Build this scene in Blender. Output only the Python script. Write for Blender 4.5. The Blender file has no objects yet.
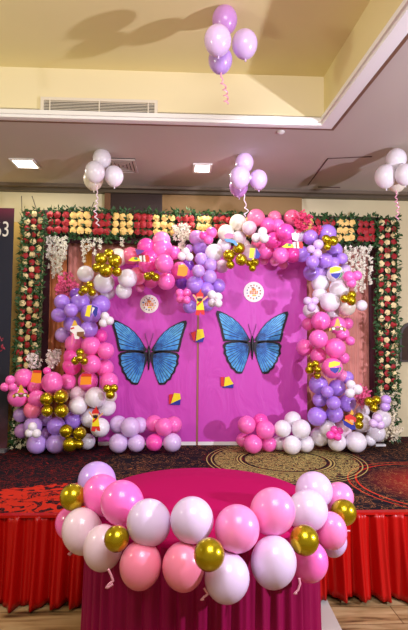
import bpy, bmesh, math, random
from mathutils import Vector, Matrix
random.seed(7)
C = bpy.context.scene.collection
sc = bpy.context.scene
F = 473.0
# ------------------------------------------------------------------ camera
cam = bpy.data.objects.new('camera', bpy.data.cameras.new('camera')); C.objects.link(cam)
cam.data.sensor_fit = 'VERTICAL'; cam.data.sensor_height = 24; cam.data.sensor_width = 24
cam.data.lens = F / 630 * 24; cam.data.clip_start = .05
CP = Vector((0, 0, 1.5))
ROT = (Matrix.Rotation(math.radians(-2.7), 3, 'Z') @ Matrix.Rotation(math.radians(93.03), 3, 'X')
       @ Matrix.Rotation(math.radians(0.5), 3, 'Z'))
cam.matrix_world = Matrix.Translation(CP) @ ROT.to_4x4()
sc.camera = cam
def ray(px, py): return ROT @ Vector(((px - 204) / F, -(py - 315) / F, -1))
def at(px, py, Y):
    d = ray(px, py); return CP + d * (Y / d.y)
def onz(px, py, z):
    d = ray(px, py); return CP + d * ((z - CP.z) / d.z)
ZS = 0.49      # stage top
ZC = 3.1       # lower ceiling
ZU = 3.44      # coffer ceiling
YW = 5.0       # back wall

# ------------------------------------------------------------------ materials
def srgb(r, g, b):
    f = lambda c: ((c / 255) / 12.92 if c / 255 <= .04045 else ((c / 255 + .055) / 1.055) ** 2.4)
    return (f(r), f(g), f(b), 1)
MATS = {}
def mat(name, col, rough=.5, metal=0, coat=0, sss=0, noise=0, nscale=20, bump=0, bscale=60, sheen=0, emit=0, spec=.5, trans=0):
    if name in MATS: return MATS[name]
    m = bpy.data.materials.new(name); m.use_nodes = True
    nt = m.node_tree; b = nt.nodes['Principled BSDF']
    b.inputs['Base Color'].default_value = col; b.inputs['Roughness'].default_value = rough
    b.inputs['Metallic'].default_value = metal; b.inputs['Coat Weight'].default_value = coat
    b.inputs['Coat Roughness'].default_value = .12
    b.inputs['Specular IOR Level'].default_value = spec
    b.inputs['Sheen Weight'].default_value = sheen
    if sss:
        b.inputs['Subsurface Weight'].default_value = sss
        b.inputs['Subsurface Radius'].default_value = (.05, .05, .05); b.inputs['Subsurface Scale'].default_value = 1
    if emit:
        b.inputs['Emission Color'].default_value = col; b.inputs['Emission Strength'].default_value = emit
    if noise or bump:
        tc = nt.nodes.new('ShaderNodeTexCoord')
    if noise:
        n = nt.nodes.new('ShaderNodeTexNoise'); n.inputs['Scale'].default_value = nscale; n.inputs['Detail'].default_value = 4
        nt.links.new(tc.outputs['Object'], n.inputs['Vector'])
        mx = nt.nodes.new('ShaderNodeMix'); mx.data_type = 'RGBA'
        mx.inputs[6].default_value = tuple(min(1, c * (1 + noise)) for c in col[:3]) + (1,)
        mx.inputs[7].default_value = tuple(c * (1 - noise) for c in col[:3]) + (1,)
        nt.links.new(n.outputs['Fac'], mx.inputs[0]); nt.links.new(mx.outputs[2], b.inputs['Base Color'])
    if bump:
        n = nt.nodes.new('ShaderNodeTexNoise'); n.inputs['Scale'].default_value = bscale; n.inputs['Detail'].default_value = 3
        nt.links.new(tc.outputs['Object'], n.inputs['Vector'])
        bp = nt.nodes.new('ShaderNodeBump'); bp.inputs['Strength'].default_value = bump; bp.inputs['Distance'].default_value = .02
        nt.links.new(n.outputs['Fac'], bp.inputs['Height']); nt.links.new(bp.outputs[0], b.inputs['Normal'])
    MATS[name] = m
    return m
BCOL = {'P': ('pink', srgb(255, 112, 194)), 'H': ('bright pink', srgb(252, 82, 180)), 'S': ('rose pink', srgb(250, 122, 160)),
        'W': ('white', srgb(240, 234, 240)), 'C': ('ivory', srgb(240, 232, 212)), 'U': ('purple', srgb(176, 132, 232)),
        'L': ('pale lilac', srgb(222, 192, 238)), 'M': ('mauve', srgb(196, 140, 208)), 'D': ('deep violet', srgb(136, 76, 196)),
        'Q': ('pearly pinkish white', srgb(232, 204, 216)), 'B': ('soft pink', srgb(255, 144, 202)), 'K': ('coral pink', srgb(250, 138, 166)),
        'V': ('lilac', srgb(196, 158, 232)), 'X': ('white', srgb(226, 204, 236)), 'G': ('gold', srgb(190, 168, 16))}
def bmat(c):
    if c == 'G': return mat('gold_chrome', BCOL['G'][1], rough=.27, metal=.85, coat=.3)
    return mat('latex_' + BCOL[c][0].replace(' ', '_') + ('_tinted' if c == 'X' else ''), BCOL[c][1], rough=.3, coat=.35, sss=.15)

# ------------------------------------------------------------------ mesh helpers
def link(name, bm, m, parent=None, smooth=False, loc=None):
    me = bpy.data.meshes.new(name)
    bmesh.ops.recalc_face_normals(bm, faces=bm.faces)
    if smooth:
        for f in bm.faces: f.smooth = True
    bm.to_mesh(me); bm.free()
    for x in (m if isinstance(m, (list, tuple)) else [m]): me.materials.append(x)
    o = bpy.data.objects.new(name, me); C.objects.link(o)
    if parent: o.parent = parent
    if loc is not None: o.location = loc
    return o
def tag(o, label=None, cat=None, group=None, kind=None):
    if label: o['label'] = label
    if cat: o['category'] = cat
    if group: o['group'] = group
    if kind: o['kind'] = kind
    return o
def thing(name, label, cat, loc=(0, 0, 0), group=None):
    o = bpy.data.objects.new(name, None); C.objects.link(o); o.location = loc; o.empty_display_size = .05
    return tag(o, label, cat, group)
def box(bm, x0, x1, y0, y1, z0, z1, mi=0):
    v = [bm.verts.new((x, y, z)) for z in (z0, z1) for y in (y0, y1) for x in (x0, x1)]
    for q in ((0, 1, 3, 2), (4, 6, 7, 5), (0, 4, 5, 1), (2, 3, 7, 6), (0, 2, 6, 4), (1, 5, 7, 3)):
        f = bm.faces.new([v[i] for i in q]); f.material_index = mi
def prism(bm, pts, n, mi=0):
    """pts: planar world points; extruded by vector n"""
    n = Vector(n)
    a = [bm.verts.new(p) for p in pts]; b = [bm.verts.new(Vector(p) + n) for p in pts]
    fs = [bm.faces.new(a), bm.faces.new(b[::-1])]
    for i in range(len(a)):
        j = (i + 1) % len(a); fs.append(bm.faces.new((a[i], b[i], b[j], a[j])))
    for f in fs: f.material_index = mi
def tube(bm, pts, r, n=6, mi=0, flat=1.0):
    rings = []
    for i, p in enumerate(pts):
        p = Vector(p)
        d = (Vector(pts[min(i + 1, len(pts) - 1)]) - Vector(pts[max(i - 1, 0)])).normalized()
        u = d.cross(Vector((0, 1, 0)));  u = u.normalized() if u.length > .05 else d.cross(Vector((1, 0, 0))).normalized()
        w = d.cross(u).normalized()
        rr = r[i] if isinstance(r, (list, tuple)) else r
        rings.append([bm.verts.new(p + (u * math.cos(t) + w * math.sin(t) * flat) * rr) for t in [2 * math.pi * k / n for k in range(n)]])
    for a, b in zip(rings, rings[1:]):
        for k in range(n):
            f = bm.faces.new((a[k], a[(k + 1) % n], b[(k + 1) % n], b[k])); f.material_index = mi
    for rg in (rings[0], rings[-1]):
        f = bm.faces.new(rg); f.material_index = mi
def pxpoly(pts, Y, org=Vector((0, 0, 0))): return [at(x, y, Y) - org for x, y in pts]

# ------------------------------------------------------------------ room shell
Cc = onz(324, 122, ZC); L0 = onz(0, 113, ZC); D0 = onz(408, 8, ZC)
def ext(a, b, t): return a + (b - a) * t
XL, XR, YN = -3.0, 3.6, -1.2
Le = ext(Cc, L0, (XL - Cc.x) / (L0.x - Cc.x)); De = ext(Cc, D0, (YN - Cc.y) / (D0.y - Cc.y))
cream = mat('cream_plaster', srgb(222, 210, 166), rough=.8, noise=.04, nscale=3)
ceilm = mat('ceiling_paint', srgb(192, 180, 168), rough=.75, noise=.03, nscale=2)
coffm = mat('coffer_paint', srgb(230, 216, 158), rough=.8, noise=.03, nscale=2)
whitem = mat('white_paint', srgb(240, 238, 232), rough=.5)
def struct(name, bm, m): return tag(link(name, bm, m), kind='structure')
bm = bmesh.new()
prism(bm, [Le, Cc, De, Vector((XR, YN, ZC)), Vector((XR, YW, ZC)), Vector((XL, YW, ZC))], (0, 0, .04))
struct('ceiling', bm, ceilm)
# coffer: side faces and the raised ceiling
bm = bmesh.new()
up = Vector((0, 0, ZU - ZC))
off = .03
prism(bm, [Le + Vector((0, 0, .0)), Cc, Cc + up, Le + up], (0, off, 0))
struct('trim_1', bm, mat('coffer_wall_paint', srgb(234, 220, 176), rough=.8))
bm = bmesh.new()
prism(bm, [Cc, De, De + up, Cc + up], (off, 0, 0))
struct('trim_2', bm, coffm)
bm = bmesh.new()
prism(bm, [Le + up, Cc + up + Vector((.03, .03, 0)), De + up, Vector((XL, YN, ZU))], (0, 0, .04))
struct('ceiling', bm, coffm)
def sweep(bm, line, prof):
    """prof: (inward offset, z); line Le,Cc,De ; inward = towards coffer interior"""
    d1 = (line[1] - line[0]).normalized(); d2 = (line[2] - line[1]).normalized()
    n1 = Vector((d1.y, -d1.x, 0)); n2 = Vector((d2.y, -d2.x, 0))
    mm = (n1 + n2).normalized(); mm = mm / mm.dot(n1)
    rows = []
    for p, n in zip(line, (n1, mm, n2)): rows.append([bm.verts.new(p + n * u + Vector((0, 0, v))) for u, v in prof])
    k = len(prof)
    for a, b in zip(rows, rows[1:]):
        for i in range(k): bm.faces.new((a[i], a[(i + 1) % k], b[(i + 1) % k], b[i]))
    bm.faces.new(rows[0]); bm.faces.new(rows[-1][::-1])
bm = bmesh.new()
sweep(bm, [Le, Cc, De], [(-.085, -.002), (-.085, -.012), (-.06, -.012), (-.06, -.022), (-.035, -.022), (-.035, -.03), (-.01, -.03), (-.01, -.038), (.025, -.038), (.025, -.018), (.04, -.018), (.04, .012), (.0, .012)])
struct('trim_3', bm, whitem)
bm = bmesh.new()
sweep(bm, [Le, Cc, De], [(-.11, -.001), (-.11, -.012), (-.087, -.012), (-.087, -.001)])
struct('trim_4', bm, mat('brown_lacquer', srgb(120, 82, 60), rough=.4))
# walls
bm = bmesh.new(); box(bm, XL, XR, YW, YW + .1, 0, ZC + .4); struct('wall_back', bm, cream)
bm = bmesh.new(); box(bm, XL - .1, XL, YN, YW + .1, 0, ZC + .4); struct('wall_left', bm, cream)
bm = bmesh.new(); box(bm, XR, XR + .1, YN, YW + .1, 0, ZC + .4); struct('wall_right', bm, cream)
# cornice of the back wall
bm = bmesh.new(); box(bm, XL, XR, YW - .07, YW, ZC - .06, ZC); struct('trim_5', bm, mat('dark_olive_trim', srgb(92, 78, 56), rough=.5))
bm = bmesh.new(); box(bm, XL, XR, YW - .13, YW - .07, ZC - .03, ZC); struct('trim_6', bm, mat('taupe_trim', srgb(112, 96, 78), rough=.6))
# wood panels on the back wall above the flowers
def wallpanel(name, x0, x1, m, d=.03):
    a = at(x0, 225, YW - d); b = at(x1, 225, YW - d); bm = bmesh.new()
    box(bm, a.x, b.x, YW - d, YW - .001, 1.9, ZC - .06); struct(name, bm, m)
wallpanel('trim_7', 104, 110, mat('mid_wood', srgb(120, 80, 48), rough=.45, noise=.2, nscale=8), .04)
wallpanel('trim_8', 110, 162, mat('dark_wood', srgb(52, 34, 26), rough=.4, noise=.2, nscale=8))
wallpanel('trim_9', 162, 302, mat('tan_wall_board', srgb(146, 112, 62), rough=.6, noise=.1, nscale=3))
# floor: planks
fm = bpy.data.materials.new('plank_floor'); fm.use_nodes = True; nt = fm.node_tree; b = nt.nodes['Principled BSDF']
tc = nt.nodes.new('ShaderNodeTexCoord'); mp = nt.nodes.new('ShaderNodeMapping'); mp.inputs['Scale'].default_value = (1.2, 9, 1)
nz = nt.nodes.new('ShaderNodeTexNoise'); nz.inputs['Scale'].default_value = 2.2; nz.inputs['Detail'].default_value = 7; nz.inputs['Distortion'].default_value = .6
rp = nt.nodes.new('ShaderNodeValToRGB'); e = rp.color_ramp.elements
e[0].position = .33; e[0].color = srgb(80, 60, 38); e[1].position = .62; e[1].color = srgb(190, 164, 118)
q = e.new(.44); q.color = srgb(156, 126, 82)
br = nt.nodes.new('ShaderNodeTexBrick'); br.inputs['Scale'].default_value = 1; br.inputs['Brick Width'].default_value = 1.2; br.inputs['Row Height'].default_value = .17
br.inputs['Mortar Size'].default_value = .003; br.inputs['Color1'].default_value = (1, 1, 1, 1); br.inputs['Color2'].default_value = (.8, .8, .8, 1); br.inputs['Mortar'].default_value = (.35, .3, .25, 1)
mu = nt.nodes.new('ShaderNodeMix'); mu.data_type = 'RGBA'; mu.blend_type = 'MULTIPLY'; mu.inputs[0].default_value = 1
nt.links.new(tc.outputs['Object'], mp.inputs['Vector']); nt.links.new(mp.outputs[0], nz.inputs['Vector']); nt.links.new(tc.outputs['Object'], br.inputs['Vector'])
nt.links.new(nz.outputs['Fac'], rp.inputs[0]); nt.links.new(rp.outputs[0], mu.inputs[6]); nt.links.new(br.outputs['Color'], mu.inputs[7])
nt.links.new(mu.outputs[2], b.inputs['Base Color']); b.inputs['Roughness'].default_value = .3
bm = bmesh.new(); box(bm, XL, XR, YN, YW, -.05, 0); struct('floor', bm, fm)
# pale marble strip of floor beside the table
pm = [onz(321, 596, .002), onz(327, 600, .002), onz(345, 636, .002), onz(318, 640, .002)]
bm = bmesh.new(); prism(bm, pm, (0, 0, .001)); struct('trim_10', bm, mat('pale_marble', srgb(206, 202, 192), rough=.25, noise=.06, nscale=4))

# ------------------------------------------------------------------ stage
YF = onz(60, 512.5, ZS).y
cm = bpy.data.materials.new('patterned_carpet'); cm.use_nodes = True; nt = cm.node_tree; b = nt.nodes['Principled BSDF']; b.inputs['Roughness'].default_value = .9; b.inputs['Specular IOR Level'].default_value = .08
def N(t): return nt.nodes.new(t)
def math_(op, a, b_=None, c=None):
    n = N('ShaderNodeMath'); n.operation = op
    for i, v in enumerate((a, b_, c)):
        if v is None: continue
        if hasattr(v, 'links'): nt.links.new(v, n.inputs[i])
        else: n.inputs[i].default_value = v
    return n.outputs[0]
tc = N('ShaderNodeTexCoord'); P = tc.outputs['Object']
def dist(c):
    n = N('ShaderNodeVectorMath'); n.operation = 'DISTANCE'; nt.links.new(P, n.inputs[0]); n.inputs[1].default_value = c; return n.outputs['Value']
def noise(s, d=3, dist_=0.0):
    n = N('ShaderNodeTexNoise'); n.inputs['Scale'].default_value = s; n.inputs['Detail'].default_value = d; n.inputs['Distortion'].default_value = dist_
    nt.links.new(P, n.inputs['Vector']); return n.outputs['Fac']
def band(v, lo, hi): return math_('MULTIPLY', math_('GREATER_THAN', v, lo), math_('LESS_THAN', v, hi))
c1 = onz(285, 460, ZS); c1.z = ZS
c2 = onz(40, 540, ZS); c2.z = ZS
c3 = onz(440, 485, ZS); c3.z = ZS
d1, d2, d3 = dist(c1), dist(c2), dist(c3)
scroll = noise(15, 1, 2.6); scr = math_('MAXIMUM', band(scroll, .40, .47), band(scroll, .52, .60))
scroll2 = noise(6, 1, 3.4); scr2 = math_('MAXIMUM', band(scroll2, .48, .50), band(scroll2, .54, .555))
fine = noise(24, 1, 2.5); fi = math_('GREATER_THAN', fine, .5)
def mx(*a):
    r = a[0]
    for x in a[1:]: r = math_('MAXIMUM', r, x)
    return r
gold = mx(band(d1, .37, .385), band(d1, .40, .412), band(d1, .62, .63), band(d1, .66, .668),
          math_('MULTIPLY', math_('LESS_THAN', d1, .34), scr), math_('MULTIPLY', band(d1, .42, .60), scr))
gold = mx(gold, math_('MULTIPLY', band(d1, .70, 1.5), math_('MULTIPLY', scr2, .3)))
reda = math_('MULTIPLY', math_('LESS_THAN', d2, .95), math_('GREATER_THAN', noise(7, 2, 2.0), .5))
red = mx(reda, math_('MULTIPLY', band(d2, .60, .78), math_('MULTIPLY', fi, .9)), band(d2, .80, .82), band(d2, .90, .915),
         math_('MULTIPLY', math_('LESS_THAN', d3, .52), math_('MULTIPLY', math_('SUBTRACT', 1.0, math_('MULTIPLY', d3, 1.9)), .8)), band(d3, .56, .575), band(d3, .62, .63),
         math_('MULTIPLY', scr2, .5))
def mixc(f, a, b_):
    n = N('ShaderNodeMix'); n.data_type = 'RGBA'; nt.links.new(f, n.inputs[0])
    for k, v in ((6, a), (7, b_)):
        if hasattr(v, 'links'): nt.links.new(v, n.inputs[k])
        else: n.inputs[k].default_value = v
    return n.outputs[2]
col = mixc(red, srgb(30, 25, 31), srgb(200, 48, 32)); col = mixc(gold, col, srgb(186, 170, 100))
nt.links.new(col, b.inputs['Base Color'])
st = thing('stage', 'low stage platform covered in black patterned carpet with gold medallions', 'stage', (0, YF, 0))
def rel(o): return o
bm = bmesh.new(); box(bm, XL + .01, XR - .01, .02, YW - YF - .002, .001, ZS - .012); link('platform', bm, mat('plywood', srgb(120, 90, 60), rough=.8), st)
bm = bmesh.new(); box(bm, XL + .01, XR - .01, YF + 0, YW - .002, ZS - .011, ZS)
o = link('carpet', bm, cm, st); o.location = (0, -YF, 0)
# skirt
def pleats(name, x0, x1, ytop, zt, zb, wl, amp, m, parent=None, rows=10, flare=.5, hem=0, seed=1, loc=None, step=.008, smooth=True):
    rnd = random.Random(seed); ph = [rnd.uniform(0, 6.28) for _ in range(6)]
    nx = int((x1 - x0) / step); bm = bmesh.new(); g = []
    for j in range(rows + 1):
        t = j / rows; row = []
        for i in range(nx + 1):
            x = x0 + (x1 - x0) * i / nx
            s = math.sin(2 * math.pi * x / wl + 2.2 * math.sin(x * 2.9 + ph[0]) + .9 * math.sin(x * 8.3 + ph[4]) + t * .8 * math.sin(x * 5 + ph[3]))
            s2 = math.sin(2 * math.pi * x / (wl * .43) + ph[1] + 1.1 * math.sin(x * 4.7 + ph[2]))
            a = amp * (.35 + .65 * t)
            y = ytop - flare * t * amp * 1.5 - a * (abs(s) ** .8 * (1 if s > 0 else -1) * .7 + s2 * .42 * (1 - .3 * t)) - .03 * t * t * math.sin(x * 3.3 + ph[4])
            zz = zt + (zb + (hem * math.sin(x * 2.6 + ph[5]) + hem * .5 * math.sin(x * 7.1)) * 1 + hem - zt) * t
            row.append(bm.verts.new((x, y, zz)))
        g.append(row)
    for j in range(rows):
        for i in range(nx): bm.faces.new((g[j][i], g[j][i + 1], g[j + 1][i + 1], g[j + 1][i]))
    o = link(name, bm, m, parent, smooth=smooth, loc=loc)
    md = o.modifiers.new('solid', 'SOLIDIFY'); md.thickness = .003
    return o
satin = mat('red_satin', srgb(176, 8, 5), rough=.34, spec=.35, noise=.12, nscale=2.5)
sk = thing('stage_skirt', 'pleated red satin skirt along the front of the stage', 'stage skirt', (0, YF, 0))
pleats('satin_drape', XL + .05, XR - .05, -.035, ZS - .004, .008, .125, .05, satin, sk, rows=14, hem=.012, seed=3, step=.007)
bm = bmesh.new(); box(bm, XL + .05, XR - .05, -.045, -.001, ZS - .014, ZS + .001); o = link('top_band', bm, satin, sk)

# ------------------------------------------------------------------ backdrop drapes
dr = [('drape', 'dark maroon pleated drape across the back behind the flower frame', 42, 381, 228, 4.86, mat('maroon_velvet', srgb(88, 14, 38), rough=.6, sheen=.3), .06),
      ('drape', 'peach pleated drape hanging directly behind the two pink panels', 66, 369, 241, 4.78, mat('peach_cloth', srgb(214, 138, 122), rough=.6, sheen=.2), .05),
      ('drape', 'narrow orange-brown drape between the red-rose column and the left balloons', 47, 65, 244, 4.76, mat('orange_brown_cloth', srgb(206, 122, 66), rough=.55, sheen=.2), .05)]
for i, (nm, lb, x0, x1, yt, Y, m, wl) in enumerate(dr):
    a = at(x0, 340, Y); b_ = at(x1, 340, Y); zt = at((x0 + x1) / 2, yt, Y).z
    o = pleats(nm, a.x, b_.x, 0, zt, ZS + .006, wl, .012, m, rows=3, flare=0, seed=10 + i, loc=(0, Y, 0), step=.009)
    tag(o, lb, 'curtain')
a = at(83, 300, 4.70); b_ = at(91, 300, 4.70)
o = pleats('drape', a.x, b_.x, 0, at(87, 240, 4.7).z, ZS + .006, .03, .006, mat('amber_cloth', srgb(190, 120, 34), rough=.5), rows=3, flare=0, seed=22, loc=(0, 4.70, 0), step=.006)
tag(o, 'thin amber strip of drape above the upper left gold balloons', 'curtain')

# ------------------------------------------------------------------ pink panels
pinkm = bpy.data.materials.new('magenta_fabric'); pinkm.use_nodes = True; nt = pinkm.node_tree; b = nt.nodes['Principled BSDF']
b.inputs['Base Color'].default_value = srgb(206, 70, 184); b.inputs['Roughness'].default_value = .5; b.inputs['Sheen Weight'].default_value = .1
tc = N('ShaderNodeTexCoord'); wv = N('ShaderNodeTexNoise'); wv.inputs['Scale'].default_value = 2.5; wv.inputs['Detail'].default_value = 3; wv.inputs['Distortion'].default_value = 1.2
mp = N('ShaderNodeMapping'); mp.inputs['Scale'].default_value = (1.6, 1, .8); mp.inputs['Rotation'].default_value = (0, .7, 0)
nt.links.new(tc.outputs['Object'], mp.inputs[0]); nt.links.new(mp.outputs[0], wv.inputs['Vector'])
bp = N('ShaderNodeBump'); bp.inputs['Strength'].default_value = .5; bp.inputs['Distance'].default_value = .04
nt.links.new(wv.outputs['Fac'], bp.inputs['Height']); nt.links.new(bp.outputs[0], b.inputs['Normal'])
YP = 4.6
def panel(x0, x1, yt, lb):
    a = at(x0, 350, YP).x; b_ = at(x1, 350, YP).x; zt = at((x0 + x1) / 2, yt, YP).z
    t = thing('backdrop_panel', lb, 'backdrop panel', ((a + b_) / 2, YP, ZS), 'pink fabric panels of the backdrop'); w = (b_ - a) / 2
    bm = bmesh.new(); box(bm, -w, w, 0, .035, .035, zt - ZS); link('fabric_face', bm, pinkm, t)
    bm = bmesh.new(); box(bm, -w, w, -.004, .04, .002, .034); link('base_rail', bm, whitem, t)
    return t
panel(100, 196.8, 264, 'left magenta fabric panel with a blue butterfly and two small kites')
panel(198.8, 307, 246, 'right magenta fabric panel with a blue butterfly and one small kite')
bm = bmesh.new(); a = at(197.8, 350, YP); box(bm, a.x - .006, a.x + .006, YP + .002, YP + .03, ZS + .002, at(200, 262, YP).z)
tag(link('edge_batten', bm, mat('tan_batten', srgb(176, 120, 84), rough=.5)), 'slim tan batten upright in the gap between the two pink panels', 'batten')

# ------------------------------------------------------------------ butterflies
black = mat('black_print', srgb(22, 20, 30), rough=.4)
bl = bpy.data.materials.new('butterfly_blue'); bl.use_nodes = True; nt = bl.node_tree; b = nt.nodes['Principled BSDF']; b.inputs['Roughness'].default_value = .4
tc = N('ShaderNodeTexCoord'); nz = N('ShaderNodeTexNoise'); nz.inputs['Scale'].default_value = 22; nz.inputs['Detail'].default_value = 3
nt.links.new(tc.outputs['Object'], nz.inputs['Vector'])
ln = N('ShaderNodeVectorMath'); ln.operation = 'LENGTH'; nt.links.new(tc.outputs['Object'], ln.inputs[0])
ad = math_('ADD', math_('MULTIPLY', ln.outputs['Value'], 1.6), math_('MULTIPLY', nz.outputs['Fac'], .75))
rp = N('ShaderNodeValToRGB'); e = rp.color_ramp.elements; e[0].position = .36; e[0].color = srgb(16, 44, 112); e[1].position = .98; e[1].color = srgb(96, 188, 238)
q = e.new(.62); q.color = srgb(44, 124, 204)
nt.links.new(ad, rp.inputs[0]); nt.links.new(rp.outputs[0], b.inputs['Base Color'])
UW = [(-2, -1), (-5, -6), (-9, -12.5), (-14, -18.5), (-20, -23.5), (-27, -27.5), (-33, -30.2), (-36.6, -30.8), (-37.4, -28), (-36, -23), (-34.4, -18), (-32.6, -12), (-31.6, -6), (-29.6, .8), (-22, .2), (-13, .6), (-6, 2.4)]
LW = [(-2, 1), (-7, .6), (-13, -.2), (-21, .2), (-28, 1.6), (-30.4, 4.6), (-29, 9), (-29.6, 12.5), (-27, 16.5), (-26.4, 20.5), (-23.6, 23.6), (-22, 28), (-19, 29.6), (-16.6, 32.8), (-13, 33.4), (-10.4, 33), (-8, 27.5), (-4.6, 18), (-1.5, 9)]
def butterfly(cx, cy, k, lb):
    s = YP / F * k; org = at(cx, cy, YP - .006)
    t = thing('butterfly_cutout', lb, 'butterfly decoration', org, 'blue butterflies on the pink panels')
    P3 = lambda x, y, d=0: Vector((x * s, -d, -y * s))
    for sg in (1, -1):
        for nm, W, root in (('upper_wing', UW, (-3, 0)), ('lower_wing', LW, (-3, 3))):
            bm = bmesh.new()
            prism(bm, [P3(sg * x, y, 0) for x, y in W], (0, -.004, 0), 0)
            # blue cells between the veins, inside a black border
            ins = []; n = len(W)
            cxw = sum(p[0] for p in W) / n; cyw = sum(p[1] for p in W) / n
            bx = .86 if nm == 'upper_wing' else .88
            rim = [(cxw + (x - cxw) * bx + 1.0, cyw + (y - cyw) * bx) for x, y in W]
            # densify
            dn = []
            for i in range(1, n - 1):
                a_, b__ = rim[i], rim[i + 1] if i + 1 < n else rim[-1]
                dn.append(a_)
            r0 = (root[0] - .6, root[1] + (-.6 if nm == 'upper_wing' else 1))
            for i in range(0, len(dn) - 1):
                a_, b__ = dn[i], dn[i + 1]
                g = .10
                pa = (a_[0] + (b__[0] - a_[0]) * g, a_[1] + (b__[1] - a_[1]) * g); pb = (b__[0] + (a_[0] - b__[0]) * g, b__[1] + (a_[1] - b__[1]) * g)
                m1 = ((pa[0] + pb[0]) / 2, (pa[1] + pb[1]) / 2); rr = (r0[0] + (m1[0] - r0[0]) * .04, r0[1] + (m1[1] - r0[1]) * .04)
                try: prism(bm, [P3(sg * rr[0], rr[1], .004), P3(sg * pa[0], pa[1], .004), P3(sg * pb[0], pb[1], .004)], (0, -.001, 0), 1)
                except Exception: pass
            link(nm, bm, [black, bl], t)
    bm = bmesh.new(); tube(bm, [P3(0, y, .008) for y in (-5, -3, 0, 4, 9, 14, 19)], [.3 * s, 1.3 * s, 1.7 * s, 1.7 * s, 1.3 * s, 1.0 * s, .3 * s], 8); link('body', bm, black, t, smooth=True)
    for sg in (1, -1):
        bm = bmesh.new(); tube(bm, [P3(sg * .5, -4, .006), P3(sg * 1.6, -9, .006), P3(sg * 3.4, -14, .006), P3(sg * 4, -17.5, .006)], .25 * s, 5); link('antenna', bm, black, t)
butterfly(149, 351, 1.0, 'blue and black butterfly cutout on the left magenta panel')
butterfly(252.3, 341, 0.98, 'blue and black butterfly cutout on the right magenta panel')

# round stickers
def sticker(cx, cy, r, lb):
    org = at(cx, cy, YP - .004); s = YP / F
    t = thing('round_sticker', lb, 'sticker', org)
    bm = bmesh.new(); prism(bm, [Vector((math.cos(a) * r * s, 0, math.sin(a) * r * s)) for a in [k * math.pi / 18 for k in range(36)]], (0, -.004, 0))
    dsc = link('disc', bm, mat('paper_white', srgb(244, 238, 228), rough=.5), t)
    rnd = random.Random(int(cx))
    cols = [mat('print_orange', srgb(236, 140, 40)), mat('print_brown', srgb(130, 70, 40)), mat('print_yellow', srgb(240, 200, 60)), mat('print_green', srgb(70, 110, 70)), mat('print_red', srgb(200, 50, 40)), mat('print_blue', srgb(60, 90, 150))]
    bm = bmesh.new()
    def blob(x, y, w, h, mi):
        prism(bm, [Vector(((x + dx * w / 2) * s, -.004, (y + dy * h / 2) * s)) for dx, dy in ((-1, -.7), (-.6, -1), (.7, -1), (1, -.5), (1, .7), (.5, 1), (-.8, 1), (-1, .4))], (0, -.0015, 0), mi)
    for k in range(14):
        a = k / 14 * 6.283 + .2; rr = r * .66; blob(math.cos(a) * rr, math.sin(a) * rr, rnd.uniform(.9, 1.8), rnd.uniform(.9, 1.8), rnd.randrange(6))
    blob(0, 2.6, 4, 1.8, 0); blob(-1, 4.2, 3, 1, 1); blob(.5, -3.4, 4, 1.6, 2)
    for k in range(5): blob(-3.6 + k * 1.8, .9 - abs(k - 2) * .3, 1.3, 1.9, 0); 
    for k in range(5): blob(-3.4 + k * 1.7, -1.3, 1.2, 1.7, 4 if k % 2 else 0)
    link('printed_emblem', bm, cols, dsc)
sticker(149.3, 304, 9.2, 'round white sticker with orange print above the left butterfly')
sticker(253.7, 292, 10.3, 'round white sticker with orange print above the right butterfly')

# ------------------------------------------------------------------ balloons
def balloon_mesh(col, seg, neck=True, name='balloon'):
    bm = bmesh.new(); prof = []
    n = seg // 2
    for i in range(n + 1):
        t = math.pi * i / n; z = math.cos(t); r = math.sin(t)
        if z < 0: r *= 1 - .10 * z * z * (1 if z > -.97 else 1); z *= 1.08
        prof.append((r, z))
    vr = []
    for i, (r, z) in enumerate(prof):
        if i in (0, n): vr.append([bm.verts.new((0, 0, z))])
        else: vr.append([bm.verts.new((r * math.cos(2 * math.pi * k / seg), r * math.sin(2 * math.pi * k / seg), z)) for k in range(seg)])
    for a, b_ in zip(vr, vr[1:]):
        for k in range(seg):
            if len(a) == 1: bm.faces.new((a[0], b_[k], b_[(k + 1) % seg]))
            elif len(b_) == 1: bm.faces.new((a[k], b_[0], a[(k + 1) % seg]))
            else: bm.faces.new((a[k], b_[k], b_[(k + 1) % seg], a[(k + 1) % seg]))
    bmesh.ops.recalc_face_normals(bm, faces=bm.faces)
    for f in bm.faces: f.smooth = True
    me = bpy.data.meshes.new(name); bm.to_mesh(me); bm.free(); me.materials.append(bmat(col)); return me
def knot_mesh(col):
    bm = bmesh.new()
    pr = [(.045, -1.04), (.035, -1.10), (.07, -1.13), (.06, -1.16), (.03, -1.18), (.08, -1.25), (.085, -1.26)]
    rg = [[bm.verts.new((r * math.cos(k * math.pi / 4), r * math.sin(k * math.pi / 4), z)) for k in range(8)] for r, z in pr]
    for a, b_ in zip(rg, rg[1:]):
        for k in range(8): bm.faces.new((a[k], a[(k + 1) % 8], b_[(k + 1) % 8], b_[k]))
    bm.faces.new(rg[-1]); bm.faces.new(rg[0])
    bmesh.ops.recalc_face_normals(bm, faces=bm.faces)
    for f in bm.faces: f.smooth = True
    me = bpy.data.meshes.new('knot'); bm.to_mesh(me); bm.free(); me.materials.append(bmat(col)); return me
MB, KB = {}, {}
def get_mesh(c, seg=28):
    if (c, seg) not in MB: MB[(c, seg)] = balloon_mesh(c, seg)
    return MB[(c, seg)]
def get_knot(c):
    if c not in KB: KB[c] = knot_mesh(c)
    return KB[c]
LAYER = {0: 4.46, 1: 4.34, 2: 4.23, 3: 4.10, 4: 4.04}
ORD = ['', 'second', 'third', 'fourth', 'fifth', 'sixth', 'seventh', 'eighth', 'ninth']
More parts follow.
